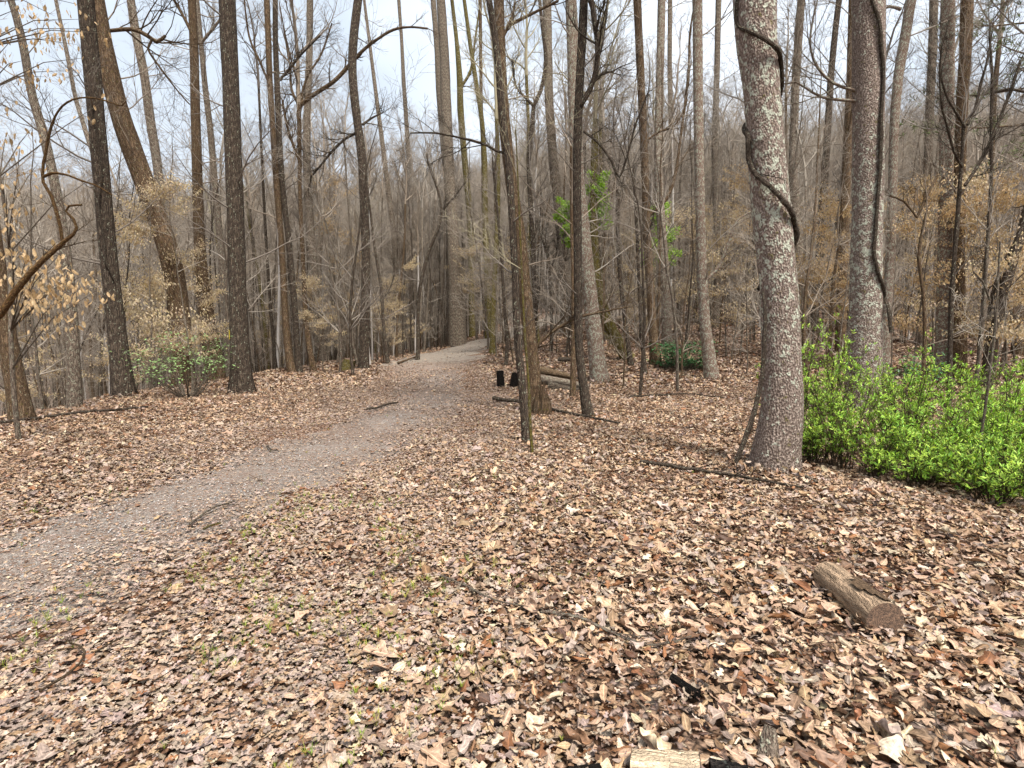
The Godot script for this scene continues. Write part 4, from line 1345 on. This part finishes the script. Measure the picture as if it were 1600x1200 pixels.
func details() -> void:
	var end := wood_end_material()
	var char_mat: StandardMaterial3D = bark[0].duplicate()
	char_mat.albedo_color = Color(.34, .33, .33)
	var ash_mat: StandardMaterial3D = bark[0].duplicate()
	ash_mat.albedo_color = Color(.50, .52, .56)
	var bleached: StandardMaterial3D = bark[2].duplicate()
	bleached.albedo_texture = pale_grain()
	var worn_wood: StandardMaterial3D = bleached.duplicate()
	worn_wood.albedo_color = Color(.78, .75, .74)
	var plate_wood: StandardMaterial3D = bleached.duplicate()
	plate_wood.albedo_color = Color(.66, .61, .58)
	# the cut log among the near leaves
	var lg := add_log("cut_log", "short sawn log with shedding bark lying alone in the near leaves", "log", Vector3(1.94, height(1.93, -2.72) + .095, -2.72), Vector3(1.96, height(1.95, -3.3) + .095, -3.28), .094, .088, worn_wood, end, .035)
	for k in 4:   # plates of bark still clinging to it
		var t := .12 + .11 * k
		var rows := []
		var a0 := rng.randf_range(-.2, .9)
		for i in 4:
			var row := []
			for j in 5:
				var a := a0 + (j / 4.0 - .5) * rng.randf_range(.7, .9)
				var z := -.56 * (t + (i / 3.0 - .5) * .17) + rng.randf_range(-.006, .006)
				row.append(Vector3(sin(a) * .103, cos(a) * .103 + rng.randf() * .003, z))
			rows.append(row)
		var pm := Mesher.new()
		pm.sheet(rows, Color.WHITE)
		part("bark_plate", pm.done(), plate_wood, lg)
	# burnt and weathered wood at the lower edge of the frame
	add_log("weathered_log", "pale weathered piece of split log at the nearest edge of the leaves", "log", on(.43, -1.80, .03), on(.66, -1.78, .035), .085, .08, bleached, end, .10)
	var burnt := add_log("charred_log", "dark grey charred log end right of the pale weathered piece", "log", on(.70, -1.79, .02), on(.95, -1.74, .01), .065, .055, ash_mat, char_mat, .14)
	burnt.set_meta("category", "log")
	add_log("charred_chunk", "small black charred chunk half buried in the near leaves", "charcoal", on(.80, -2.22, .045), on(.72, -2.33, .05), .022, .02, char_mat, char_mat, .14)
	add_log("charred_chunk", "black charred stub left of the pale weathered piece at the frame's edge", "charcoal", on(.20, -1.80, .02), on(.32, -1.82, .02), .035, .03, char_mat, char_mat, .14)
	add_log("rotten_chunk", "grey-brown upright chunk of rotten wood right of the charred log end", "wood chunk", on(.93, -1.86, .0), on(.97, -1.93, .12), .05, .02, bark[3], end, .16)
	# decayed logs and burnt stubs by the old snag
	add_log("burnt_stump", "left one of two black burnt stubs beside the gravel", "stump", on(-.30, -15.2, -.1), on(-.34, -15.3, .45), .12, .10, char_mat, char_mat, .16)
	add_log("burnt_stump", "wider right one of two black burnt stubs beside the gravel", "stump", on(.06, -15.0, -.1), on(.10, -15.1, .38), .15, .12, char_mat, char_mat, .16)
	add_log("rotten_log", "orange-brown rotten log end between the burnt stubs and the old snag", "log", on(.35, -14.4, .16), on(.75, -15.2, .16), .20, .18, bark[2], end, .12)
	add_log("rotten_log", "topmost grey rotten log of the heap behind the old snag", "log", on(.75, -15.0, .46), on(1.62, -14.75, .34), .11, .06, bark[2], end, .26)
	add_log("rotten_log", "middle grey rotten log of the heap behind the old snag", "log", on(.70, -14.6, .26), on(2.0, -14.15, .17), .12, .07, bark[3], end, .26)
	add_log("rotten_log", "lowest dark rotten log of the heap behind the old snag", "log", on(.95, -14.2, .08), on(1.85, -14.05, .04), .13, .07, bark[0], end, .26)
	add_log("mossy_stump", "small moss-covered stump at the foot of the wavy dark trunk", "stump", on(-6.55, -21.6, -.1), on(-6.4, -21.7, .42), .30, .20, bark[4], end, .12)
	add_log("fallen_chunk", "short dark log piece on the leaves beside the low forking sapling", "log", on(1.75, -20.5, .08), on(2.2, -20.2, .1), .10, .09, bark[0], end, .10)
	# the shattered foot of the old snag
	var sn := thing("splintered_stump", on(.58, -10.32), "pale splintered stump leaning on the old brown snag", "stump")
	for k in 9:
		var m := Mesher.new()
		var a := k * .7 + rng.randf() * .3
		var p := Vector3(cos(a) * .12, -.05, sin(a) * .10)
		m.tube(PackedVector3Array([p, p * .95 + Vector3(0, .3, 0), p * .8 + Vector3(rng.randfn(0, .02), rng.randf_range(.4, .75), 0)]), PackedFloat32Array([.07, .055, .008]), 6, Color(1.5, 1.4, 1.25), .12, 0, k)
		part("splinter", m.done(), bark[2], sn)
	# climbing vines
	vine("climbing_vine", "twisting vine coiled round the thick lichen-spotted trunk", 0, [
		[2.335, 5.412, -5.924, 0.021], [2.346, 4.944, -6.076, 0.021], [2.373, 4.786, -6.076, 0.021], [2.452, 4.646, -5.93, 0.021], [2.591, 4.531, -5.871, 0.021], [2.73, 4.448, -5.91, 0.021], [2.814, 4.384, -6.033, 0.021], [2.852, 4.287, -6.076, 0.021], [2.875, 4.081, -6.236, 0.028], [2.559, 3.853, -6.236, 0.028], [2.52, 3.656, -6.076, 0.026], [2.536, 3.425, -6.076, 0.026], [2.584, 3.259, -6.002, 0.026], [2.687, 3.105, -5.898, 0.026], [2.818, 2.958, -5.868, 0.026], [2.941, 2.836, -5.905, 0.026], [3.036, 2.742, -6.029, 0.026], [3.09, 2.633, -6.076, 0.026], [3.063, 2.47, -6.176, 0.02], [2.945, 2.312, -6.326, 0.028], [2.802, 2.071, -6.296, 0.026]
	], .028)
	vine("climbing_vine", "loose vine hanging free beside the foot of the thick lichen-spotted trunk", 0, [
		[2.725, 2.032, -6.026, 0.014], [2.722, 1.788, -5.936, 0.018], [2.702, 1.515, -5.896, 0.02], [2.693, 1.207, -5.876, 0.022], [2.653, 0.967, -5.856, 0.025], [2.595, 0.729, -5.826, 0.027], [2.51, 0.491, -5.796, 0.027], [2.428, 0.272, -5.776, 0.025], [2.403, 0.202, -5.776, 0.02]
	], .022)
	vine("climbing_vine", "thin vine running up the front of the broad lichen trunk behind the bushes", 0, [
		[6.238, 7.757, -10.255, 0.03], [6.304, 7.432, -10.229, 0.03], [6.443, 7.05, -10.201, 0.03], [6.532, 6.554, -10.208, 0.03], [6.595, 6.11, -10.218, 0.03], [6.602, 5.436, -10.212, 0.03], [6.628, 4.639, -10.21, 0.03], [6.624, 3.946, -10.208, 0.03], [6.624, 3.362, -10.209, 0.03], [6.618, 3.067, -10.212, 0.03], [6.7, 2.711, -10.202, 0.03], [6.839, 2.437, -10.234, 0.03], [6.985, 2.234, -10.384, 0.03], [6.94, 2.017, -10.2, 0.03], [6.982, 1.571, -10.15, 0.028]
	], .03)
	vine("climbing_vine", "thin vine on the dark trunk of the left bank", 0, [
		[-9.44, 6.768, -12.809, 0.018], [-9.364, 6.21, -12.836, 0.018], [-9.331, 5.646, -12.855, 0.018], [-9.328, 5.078, -12.852, 0.018], [-9.398, 4.505, -12.809, 0.018], [-9.369, 4.072, -12.817, 0.018], [-9.341, 3.636, -12.826, 0.018], [-9.327, 3.197, -12.821, 0.018], [-9.223, 2.755, -12.911, 0.018]
	], .022)
	vine("arching_vine", "thick reddish brown vine arching in from the left frame edge", 5, [
		[-5.401, 1.584, -5.6, 0.035], [-5.188, 1.777, -5.6, 0.033], [-5.043, 1.957, -5.6, 0.031], [-4.864, 2.161, -5.6, 0.028], [-4.655, 2.351, -5.6, 0.026], [-4.484, 2.489, -5.6, 0.021], [-4.382, 2.565, -5.6, 0.016], [-4.345, 2.627, -5.6, 0.014], [-4.371, 2.715, -5.6, 0.012], [-4.441, 2.789, -5.6, 0.011], [-4.406, 2.839, -5.6, 0.009], [-4.277, 2.851, -5.6, 0.009]
	], .04)
	vine("arching_vine", "slimmer brown vine curving up from the reddish vine into an arch", 5, [[-4.578, 2.493, -5.7, 0.015], [-4.6, 2.715, -5.7, 0.015], [-4.657, 2.968, -5.7, 0.015], [-4.725, 3.094, -5.7, 0.013], [-4.719, 3.237, -5.7, 0.013], [-4.673, 3.405, -5.7, 0.013], [-4.62, 3.59, -5.7, 0.013], [-4.528, 3.774, -5.7, 0.01], [-4.426, 3.866, -5.7, 0.01], [-4.295, 3.909, -5.7, 0.008], [-4.136, 3.903, -5.7, 0.008], [-3.999, 3.866, -5.7, 0.006], [-3.886, 3.835, -5.7, 0.006], [-3.839, 3.878, -5.7, 0.004]], .02)
	vine("arching_vine", "thin pale tendril looping below the arching reddish vine", 5, [
		[-4.72, 3.15, -5.7, 0.013], [-4.64, 3.181, -5.7, 0.013], [-4.512, 3.175, -5.7, 0.011], [-4.323, 3.106, -5.7, 0.01], [-4.166, 3.05, -5.7, 0.008], [-4.043, 2.968, -5.7, 0.007]
	], .014)
	# the trail blaze
	var bl := Mesher.new()
	var rows := []
	for i in 7:
		var row := []
		for j in 6:
			var a := (-.55 + 1.1 * j / 5.0) - 1.15
			var rr := .218 + .004 * rng.randf()
			var cut := .012 * sin(i * 2.3 + j * 1.9)
			row.append(Vector3(sin(a) * rr, (i / 6.0 - .5) * .24 + cut, cos(a) * rr))
		rows.append(row)
	bl.sheet(rows, Color.WHITE)
	var blaze := part(numbered("trail_blaze"), bl.done(), plain(Color(.72, .55, .02), .6), self)
	blaze.position = Vector3(-6.949, 1.511, -14)
	tag(blaze, "yellow painted trail blaze on the straight dark trunk", "trail marker")
	# green shrubs
	var leaf := Mesher.new()
	leaf.sheet(leaf_shape(3, 6, 3, .9, .7, .1), Color.WHITE)
	for k in leaf.v.size():
		leaf.v[k].z += .5
		leaf.v[k].x *= .72
	var green_leaf := leaf.done()
	var fresh := plain(Color(.36, .52, .075), .5)
	fresh.backlight_enabled = true
	fresh.backlight = Color(.7, .75, .5)
	var spots := [[3.7, -7.1, 2.0, .6, "behind the thick vine trunk's right side"], [3.85, -6.35, 1.5, .5, "touching the thick vine trunk"], [4.1, -5.5, .75, .6, "lowest in front, nearest the camera"], [4.85, -6.6, 1.4, .8, "in the middle of the thicket"],
		[4.75, -5.25, .8, .65, "at the thicket's front right corner"], [5.6, -6.3, 1.3, .8, "right of the thicket's middle"], [5.6, -7.8, 1.55, .8, "at the back, below the rough pair of trunks"], [6.7, -7.2, 1.2, .85, "at the right edge of the thicket"], [4.7, -8.0, 1.95, .7, "tallest, in front of the broad vine trunk"], [5.6, -5.2, .85, .7, "cut by the right frame edge"], [7.6, -8.6, 1.1, .8, "farthest right at the back"], [3.72, -6.65, .8, .42, "small and low in the shade of the thick vine trunk"], [4.0, -5.95, .8, .48, "on the thicket's front left slope"], [4.5, -5.9, .95, .55, "in the thicket's front, behind the lowest one"], [5.15, -5.75, 1.0, .6, "between the thicket's middle and its front right corner"], [4.35, -4.85, .6, .5, "lowest at the frame's right, creeping over the leaves"], [4.75, -4.4, .8, .65, "nearest the right frame edge"], [6.3, -6.0, 1.0, .7, "just outside the right frame edge"]]
	for s in spots:
		bush(s[0], s[1], s[2], s[3], "bright green leafy bush " + s[4], 55 if s[1] > -6.7 and s[0] < 5.2 else 12, fresh, green_leaf)
	var dull := plain(Color(.20, .30, .11), .45)
	var deep := plain(Color(.055, .15, .05), .35)
	broad_shrub("pale_green_shrub", "pale green layered shrub right of the dark vine-marked trunk on the left bank", -7.9, -13.3, 1.55, 1.25, .7, 46, .085, dull, 3)
	broad_shrub("rhododendron", "dark glossy green rhododendron at the foot of the grey lichen trunk", 5.75, -18.6, .95, .85, .15, 60, .13, deep, 3)
	broad_shrub("rhododendron", "small dark green rhododendron behind the green bushes", 9.5, -13.5, 1.2, .7, .3, 22, .12, deep, 3)
	var bright := plain(Color(.33, .52, .07), .5)
	bright.backlight_enabled = true
	bright.backlight = Color(.7, .75, .5)
	leafy_sapling("bright green leafing sapling right of the patched dark trunk", 3.05, -21.0, [[0.14, 6.45, 0, 0.39], [0.29, 5.94, 0, 0.44], [-0.05, 6.21, 0, 0.32], [0.2, 5.52, 0, 0.32], [0.4, 5.05, 0, 0.27], [-0.06, 5.4, 0, 0.25]], bright)
	leafy_sapling("bright green leafing sapling left of the patched dark trunk", 2.2, -22.5, [[-0.05, 5.89, 0, 0.32], [0.16, 5.24, 0, 0.37], [0.06, 4.73, 0, 0.26], [-0.2, 5.44, 0, 0.29], [0.25, 4.43, 0, 0.24]], bright)
	leafy_sapling("bright green leafing sapling behind the grey lichen trunk", 7.3, -25.0, [[-0.76, 5.93, 0, 0.47], [-0.4, 5.38, 0, 0.53], [-0.58, 4.76, 0, 0.47], [-0.99, 3.98, 0, 0.53], [-0.13, 3.98, 0, 0.41]], bright)
	near_beech()
	pine()
	# small sprouts and grass
	var blade := Mesher.new()
	for k in 11:
		var a := rng.randf() * TAU
		var out := Vector3(cos(a), 0, sin(a))
		var side := Vector3(-out.z, 0, out.x) * .0022
		var b := out * rng.randf() * .015
		var l := rng.randf_range(.05, .11)
		var rows2 := []
		for i in 4:
			var t := i / 3.0
			var mid := b + out * l * .6 * t * t + Vector3(0, l * (t - .3 * t * t), 0)
			rows2.append([mid - side * (1.05 - t), mid + side * (1.05 - t)])
		var g := rng.randf_range(.7, 1.2)
		blade.sheet(rows2, Color(g, g, g * .8))
	var tuft := blade.done()
	var list: Array[Transform3D] = []
	var tint := PackedColorArray()
	var spread := noise(.5, 19, 2)
	for k in 15000:
		var z := -1.5 - 9.0 * pow(rng.randf(), 1.3)
		var x := rng.randf_range(-4.5, 2.5)
		var way := way_distance(x, z)
		var there := sm(4.2, 2.6, way) * sm(.6, 1.2, way) * sm(.0, .25, spread.get_noise_2d(x * 1.6, z * 1.6)) * sm(-6.5, -4.0, z)
		if rng.randf() > there * .9 + .006: continue
		list.append(Transform3D(Basis(Vector3.UP, rng.randf() * TAU).scaled(Vector3.ONE * rng.randf_range(.18, .62)), on(x, z, .035)))
		var t := rng.randf()
		tint.append(Color(.16, .27, .04).lerp(Color(.36, .33, .08), t))
	many("grass", tuft, plain(Color.WHITE, .7), list, tint, self)
	# loose twigs in the litter
	var twig := Mesher.new()
	twig.tube(PackedVector3Array([Vector3(-.5, 0, 0), Vector3(-.2, .01, .05), Vector3(.15, 0, .02), Vector3(.5, .01, -.06)]), PackedFloat32Array([.010, .008, .006, .003]), 5)
	var twig_mesh := twig.done()
	var tl: Array[Transform3D] = []
	var tc := PackedColorArray()
	for k in 480:
		var d := 1.4 + 14.0 * pow(rng.randf(), 1.3)
		var x := rng.randf_range(-1, 1) * d
		if x < -9.0: continue
		tl.append(Transform3D((Basis(Vector3.UP, rng.randf() * TAU) * Basis(Vector3.BACK, rng.randfn(0, .08))).scaled(Vector3(1, .55, 1) * rng.randf_range(.08, .4)), on(x, -d, .05)))
		var g := rng.randf_range(.35, .9)
		tc.append(Color(g, g * .96, g * .9))
	many("fallen_twigs", twig_mesh, bark[3], tl, tc, self)



func vine(called: String, label: String, b: int, pts: Array, thick: float) -> void:
	var first := Vector3(pts[0][0], pts[0][1], pts[0][2])
	var o := thing(called, first, label, "vine")
	var p := PackedVector3Array()
	var r := PackedFloat32Array()
	for k in pts.size():
		p.append(Vector3(pts[k][0], pts[k][1], pts[k][2]) - first)
		r.append(pts[k][3] if pts[k].size() > 3 else thick * (1.0 - .3 * k / pts.size()))
	var s := smooth(p, r, .05)
	var line: PackedVector3Array = s[0]
	for k in range(1, line.size() - 1):
		line[k] += rv() * s[1][k] * .12
	var m := Mesher.new()
	m.tube(line, s[1], 10, Color.WHITE if b != 5 else Color(1.35, .85, .60), .16, 0.0, rng.randf() * 9.0, Vector2(.2, .4))
	part("stem", m.done(), bark[0 if b != 5 else 2], o)
	if b != 5 and thick > .025:   # short hairs that hold it to the bark
		var hm := Mesher.new()
		for k in line.size() * 9:
			var i := rng.randi_range(1, line.size() - 2)
			var at: Vector3 = line[i] + rv() * s[1][i] * .8
			hm.tube(PackedVector3Array([at, at + rv() * s[1][i] * 1.5 + Vector3(0, -.012, 0)]), PackedFloat32Array([.0016, .0008]), 3, Color(.8, .7, .6))
		part("rootlets", hm.done(), bark[0], o).set_meta("kind", "stuff")
	var tm := Mesher.new()
	for k in 3 if b != 5 else 5:
		var i := rng.randi_range(line.size() / 3, line.size() - 2)
		grow(tm, line[i], ((line[i + 1] - line[i]).normalized() + rv() * .6).normalized(), rng.randf_range(.2, .5), s[1][i] * .3, 2, 3, -.03, .3)
	part("tendrils", tm.done(), bark[0 if b != 5 else 2], o).set_meta("kind", "stuff")


func leafy_sapling(label: String, x: float, z: float, clumps: Array, mat: StandardMaterial3D) -> void:
	var base := on(x, z)
	var o := thing("leafing_sapling", base, label, "sapling")
	add_spot(x, z)
	var m := Mesher.new()
	var f := Mesher.new()
	var top := 0.0
	for c in clumps:
		top = maxf(top, c[1])
	var line := PackedVector3Array()
	var rad := PackedFloat32Array()
	for i in 9:
		line.append(Vector3(.12 * sin(i * .8), top * i / 8.0, .1 * cos(i)))
		rad.append(.04 * (1.0 - .1 * i))
	m.tube(line, rad, 6)
	for c in clumps:
		var mid := Vector3(c[0], c[1], c[2])
		var j := clampi(int(c[1] / top * 8.0) - 1, 0, 8)
		for i in 12:
			var e: Vector3 = mid + rv() * c[3] * .9
			m.tube(PackedVector3Array([line[j], line[j].lerp(e, .5) + Vector3(0, -.1, 0) + rv() * .08, e]), PackedFloat32Array([.012, .007, .003]), 3)
			for q in 60:
				var at: Vector3 = e + rv() * .33 * c[3]
				var d := (rv() + Vector3.UP * .5).normalized()
				var g := rng.randf_range(.6, 1.3)
				f.tri_leaf(at, at + d * rng.randf_range(.06, .12), d.cross(rv()).normalized() * .026, Vector3.ZERO, Color(g, g, g * .8))
	part("trunk", m.done(), bark[3], o)
	part("foliage", f.done(), mat, o).set_meta("kind", "stuff")


func near_beech() -> void:
	var base := on(-7.3, -8.0)
	var o := thing("beech_sapling", base, "nearest beech sapling, its tan leaves hanging by the arching vine", "sapling", "beech saplings holding dead leaves")
	var m := Mesher.new()
	var line := PackedVector3Array()
	var rad := PackedFloat32Array()
	for i in 13:
		line.append(Vector3(.10 * sin(i * .5), i * .55, .1 * sin(i * .7)))
		rad.append(.034 * (1.0 - .065 * i))
	m.tube(line, rad, 8)
	part("trunk", m.done(), bark[3], o)
	var beech_tan: StandardMaterial3D = beech_pale.duplicate()
	beech_tan.albedo_color = Color(.84, .62, .37).linear_to_srgb()
	var shape := Mesher.new()
	shape.sheet(leaf_shape(0, 7, 5, 1.3, .9, .4), Color.WHITE)
	for k in shape.v.size():
		shape.v[k].z += .5
	var leaf := shape.done()
	var bm := Mesher.new()
	var list: Array[Transform3D] = []
	var tint := PackedColorArray()
	var single := 0
	for c in [[1.94, 2.58, 1.8, 16], [2.32, 2.55, 2, 26], [1.72, 2.74, 1.4, 20], [2.29, 2.51, 1.8, 12], [1.78, 2.25, 1.2, 14], [1.98, 2.36, 1.2, 24], [2.03, 2.39, 1, 28], [2.05, 2.15, 1, 26], [1.73, 2.19, 1, 18], [0.05, 2.35, -0.5, 14], [0.05, 3.2, -0.2, 10], [1.03, 3.36, 1, 10], [0.74, 3.34, 0.6, 9], [-0, 3.97, -0.2, 8], [-0.06, 3.76, -0.6, 8], [-0.35, 4.55, -0.6, 7], [-0.41, 5.24, -0.8, 8], [0.23, 5.77, -0.2, 9], [0.36, 6.18, -0.2, 8], [-0.05, 6.27, -1, 9], [0.29, 6.17, -1, 8], [0.8, 6.35, -0.8, 10], [0.97, 6.21, -0.8, 8], [0.72, 6.64, -1, 9], [0.99, 6.25, -1, 7], [0.06, 6.61, -1.2, 9], [0.19, 5.79, -1.2, 8], [0.23, 6.28, -1.4, 7], [-0.28, 5.78, -1.4, 8], [-0.27, 4.84, -1, 7], [0.57, 5.99, -1.2, 7], [-0.17, 5.75, -0.8, 7], [-0.05, 4.24, -0.8, 8], [1.84, 3.66, 0.6, 2], [1.72, 4.91, -0, 6]]:
		var e := Vector3(c[0], c[1], c[2])
		var j := clampi(int(e.y / .55) - 1, 0, 12)
		var q := line[j]
		var ctrl := q.lerp(e, .55) + Vector3(0, .12, 0) + rv() * .05
		var tw := PackedVector3Array([q, q.lerp(ctrl, .6), ctrl, ctrl.lerp(e, .6), e])
		bm.tube(tw, PackedFloat32Array([.010, .008, .006, .004, .002]), 5)
		for i in int(c[3] * 1.7):
			var t := rng.randf_range(.45, 1.0)
			var at := q.lerp(e, t) + Vector3(rng.randfn(0, .13), rng.randfn(0, .035) + .06 * (1 - t), rng.randfn(0, .13))
			var d := Vector3(rng.randf_range(-.55, .55), rng.randf_range(-1.2, -.5), rng.randf_range(-.55, .55)).normalized()
			var s := d.cross(rv()).normalized()
			var u := s.cross(d).normalized()
			var k := rng.randf_range(.065, .10)
			var tr := Transform3D(Basis(s * k * .85, u * k, d * k), at)
			bm.tube(PackedVector3Array([at - Vector3(0, -.03, 0) + rv() * .02, at]), PackedFloat32Array([.0015, .001]), 3)
			if single < 295:
				single += 1
				part("leaf", leaf, beech_tan if rng.randf() < .6 else beech_orange, o).transform = tr
			else:
				list.append(tr)
				var g := rng.randf_range(.7, 1.2)
				tint.append(Color(g, g, g))
	part("branches", bm.done(), bark[3], o).set_meta("kind", "stuff")
	many("foliage", leaf, beech_tan, list, tint, o)


func pine() -> void:
	var base := on(20.3, -22.0)
	var o := thing("pine_tree", base, "olive green pine rising at the upper right behind the twiggy trees", "tree")
	var m := Mesher.new()
	m.tube(PackedVector3Array([Vector3(0, -.2, 0), Vector3(.1, 8, 0), Vector3(0, 16, .2), Vector3(.1, 24, 0)]), PackedFloat32Array([.26, .2, .13, .03]), 10)
	part("trunk", m.done(), bark[2], o)
	var bm := Mesher.new()
	var f := Mesher.new()
	for i in 34:
		var y := 7.0 + 16.0 * i / 34.0
		var a := i * 2.4
		var l := 5.2 * (1.0 - (y - 7.0) / 19.0) * rng.randf_range(.7, 1.1)
		var out := Vector3(cos(a), rng.randf_range(-.05, .25), sin(a)).normalized()
		bm.tube(PackedVector3Array([Vector3(0, y, 0), Vector3(0, y, 0) + out * l * .5 + Vector3(0, -.1, 0), Vector3(0, y, 0) + out * l]), PackedFloat32Array([.05, .03, .008]), 4)
		for k in int(l * 8):
			var at := Vector3(0, y, 0) + out * l * rng.randf_range(.3, 1.05) + rv() * Vector3(.6, .22, .6)
			for q in 9:
				var d := (out * .5 + rv() + Vector3.UP * .25).normalized()
				var g := rng.randf_range(.6, 1.3)
				f.tri_leaf(at, at + d * rng.randf_range(.18, .34), d.cross(rv()).normalized() * .016, Vector3.ZERO, Color(g, g, g))
	part("branches", bm.done(), bark[2], o).set_meta("kind", "stuff")
	part("needles", f.done(), plain(Color(.11, .14, .045), .6), o).set_meta("kind", "stuff")


func pale_grain() -> ImageTexture:   # weathered bare wood: long pale fibres with dark checks
	var w := 256
	var a := field(noise(.03, 401, 4), w, 64, w, w)
	var b := field(noise(.02, 402, 4, FastNoiseLite.TYPE_SIMPLEX_SMOOTH, FastNoiseLite.FRACTAL_RIDGED), w, 32, w, w)
	var rgb := PackedByteArray()
	rgb.resize(w * w * 3)
	for k in w * w:
		var g := .55 + .5 * a[k] / 255.0
		if b[k] > 225: g *= .45
		rgb[k * 3] = int(clampf(g * 225, 0, 255)); rgb[k * 3 + 1] = int(clampf(g * 200, 0, 255)); rgb[k * 3 + 2] = int(clampf(g * 168, 0, 255))
	return texture(w, w, rgb)
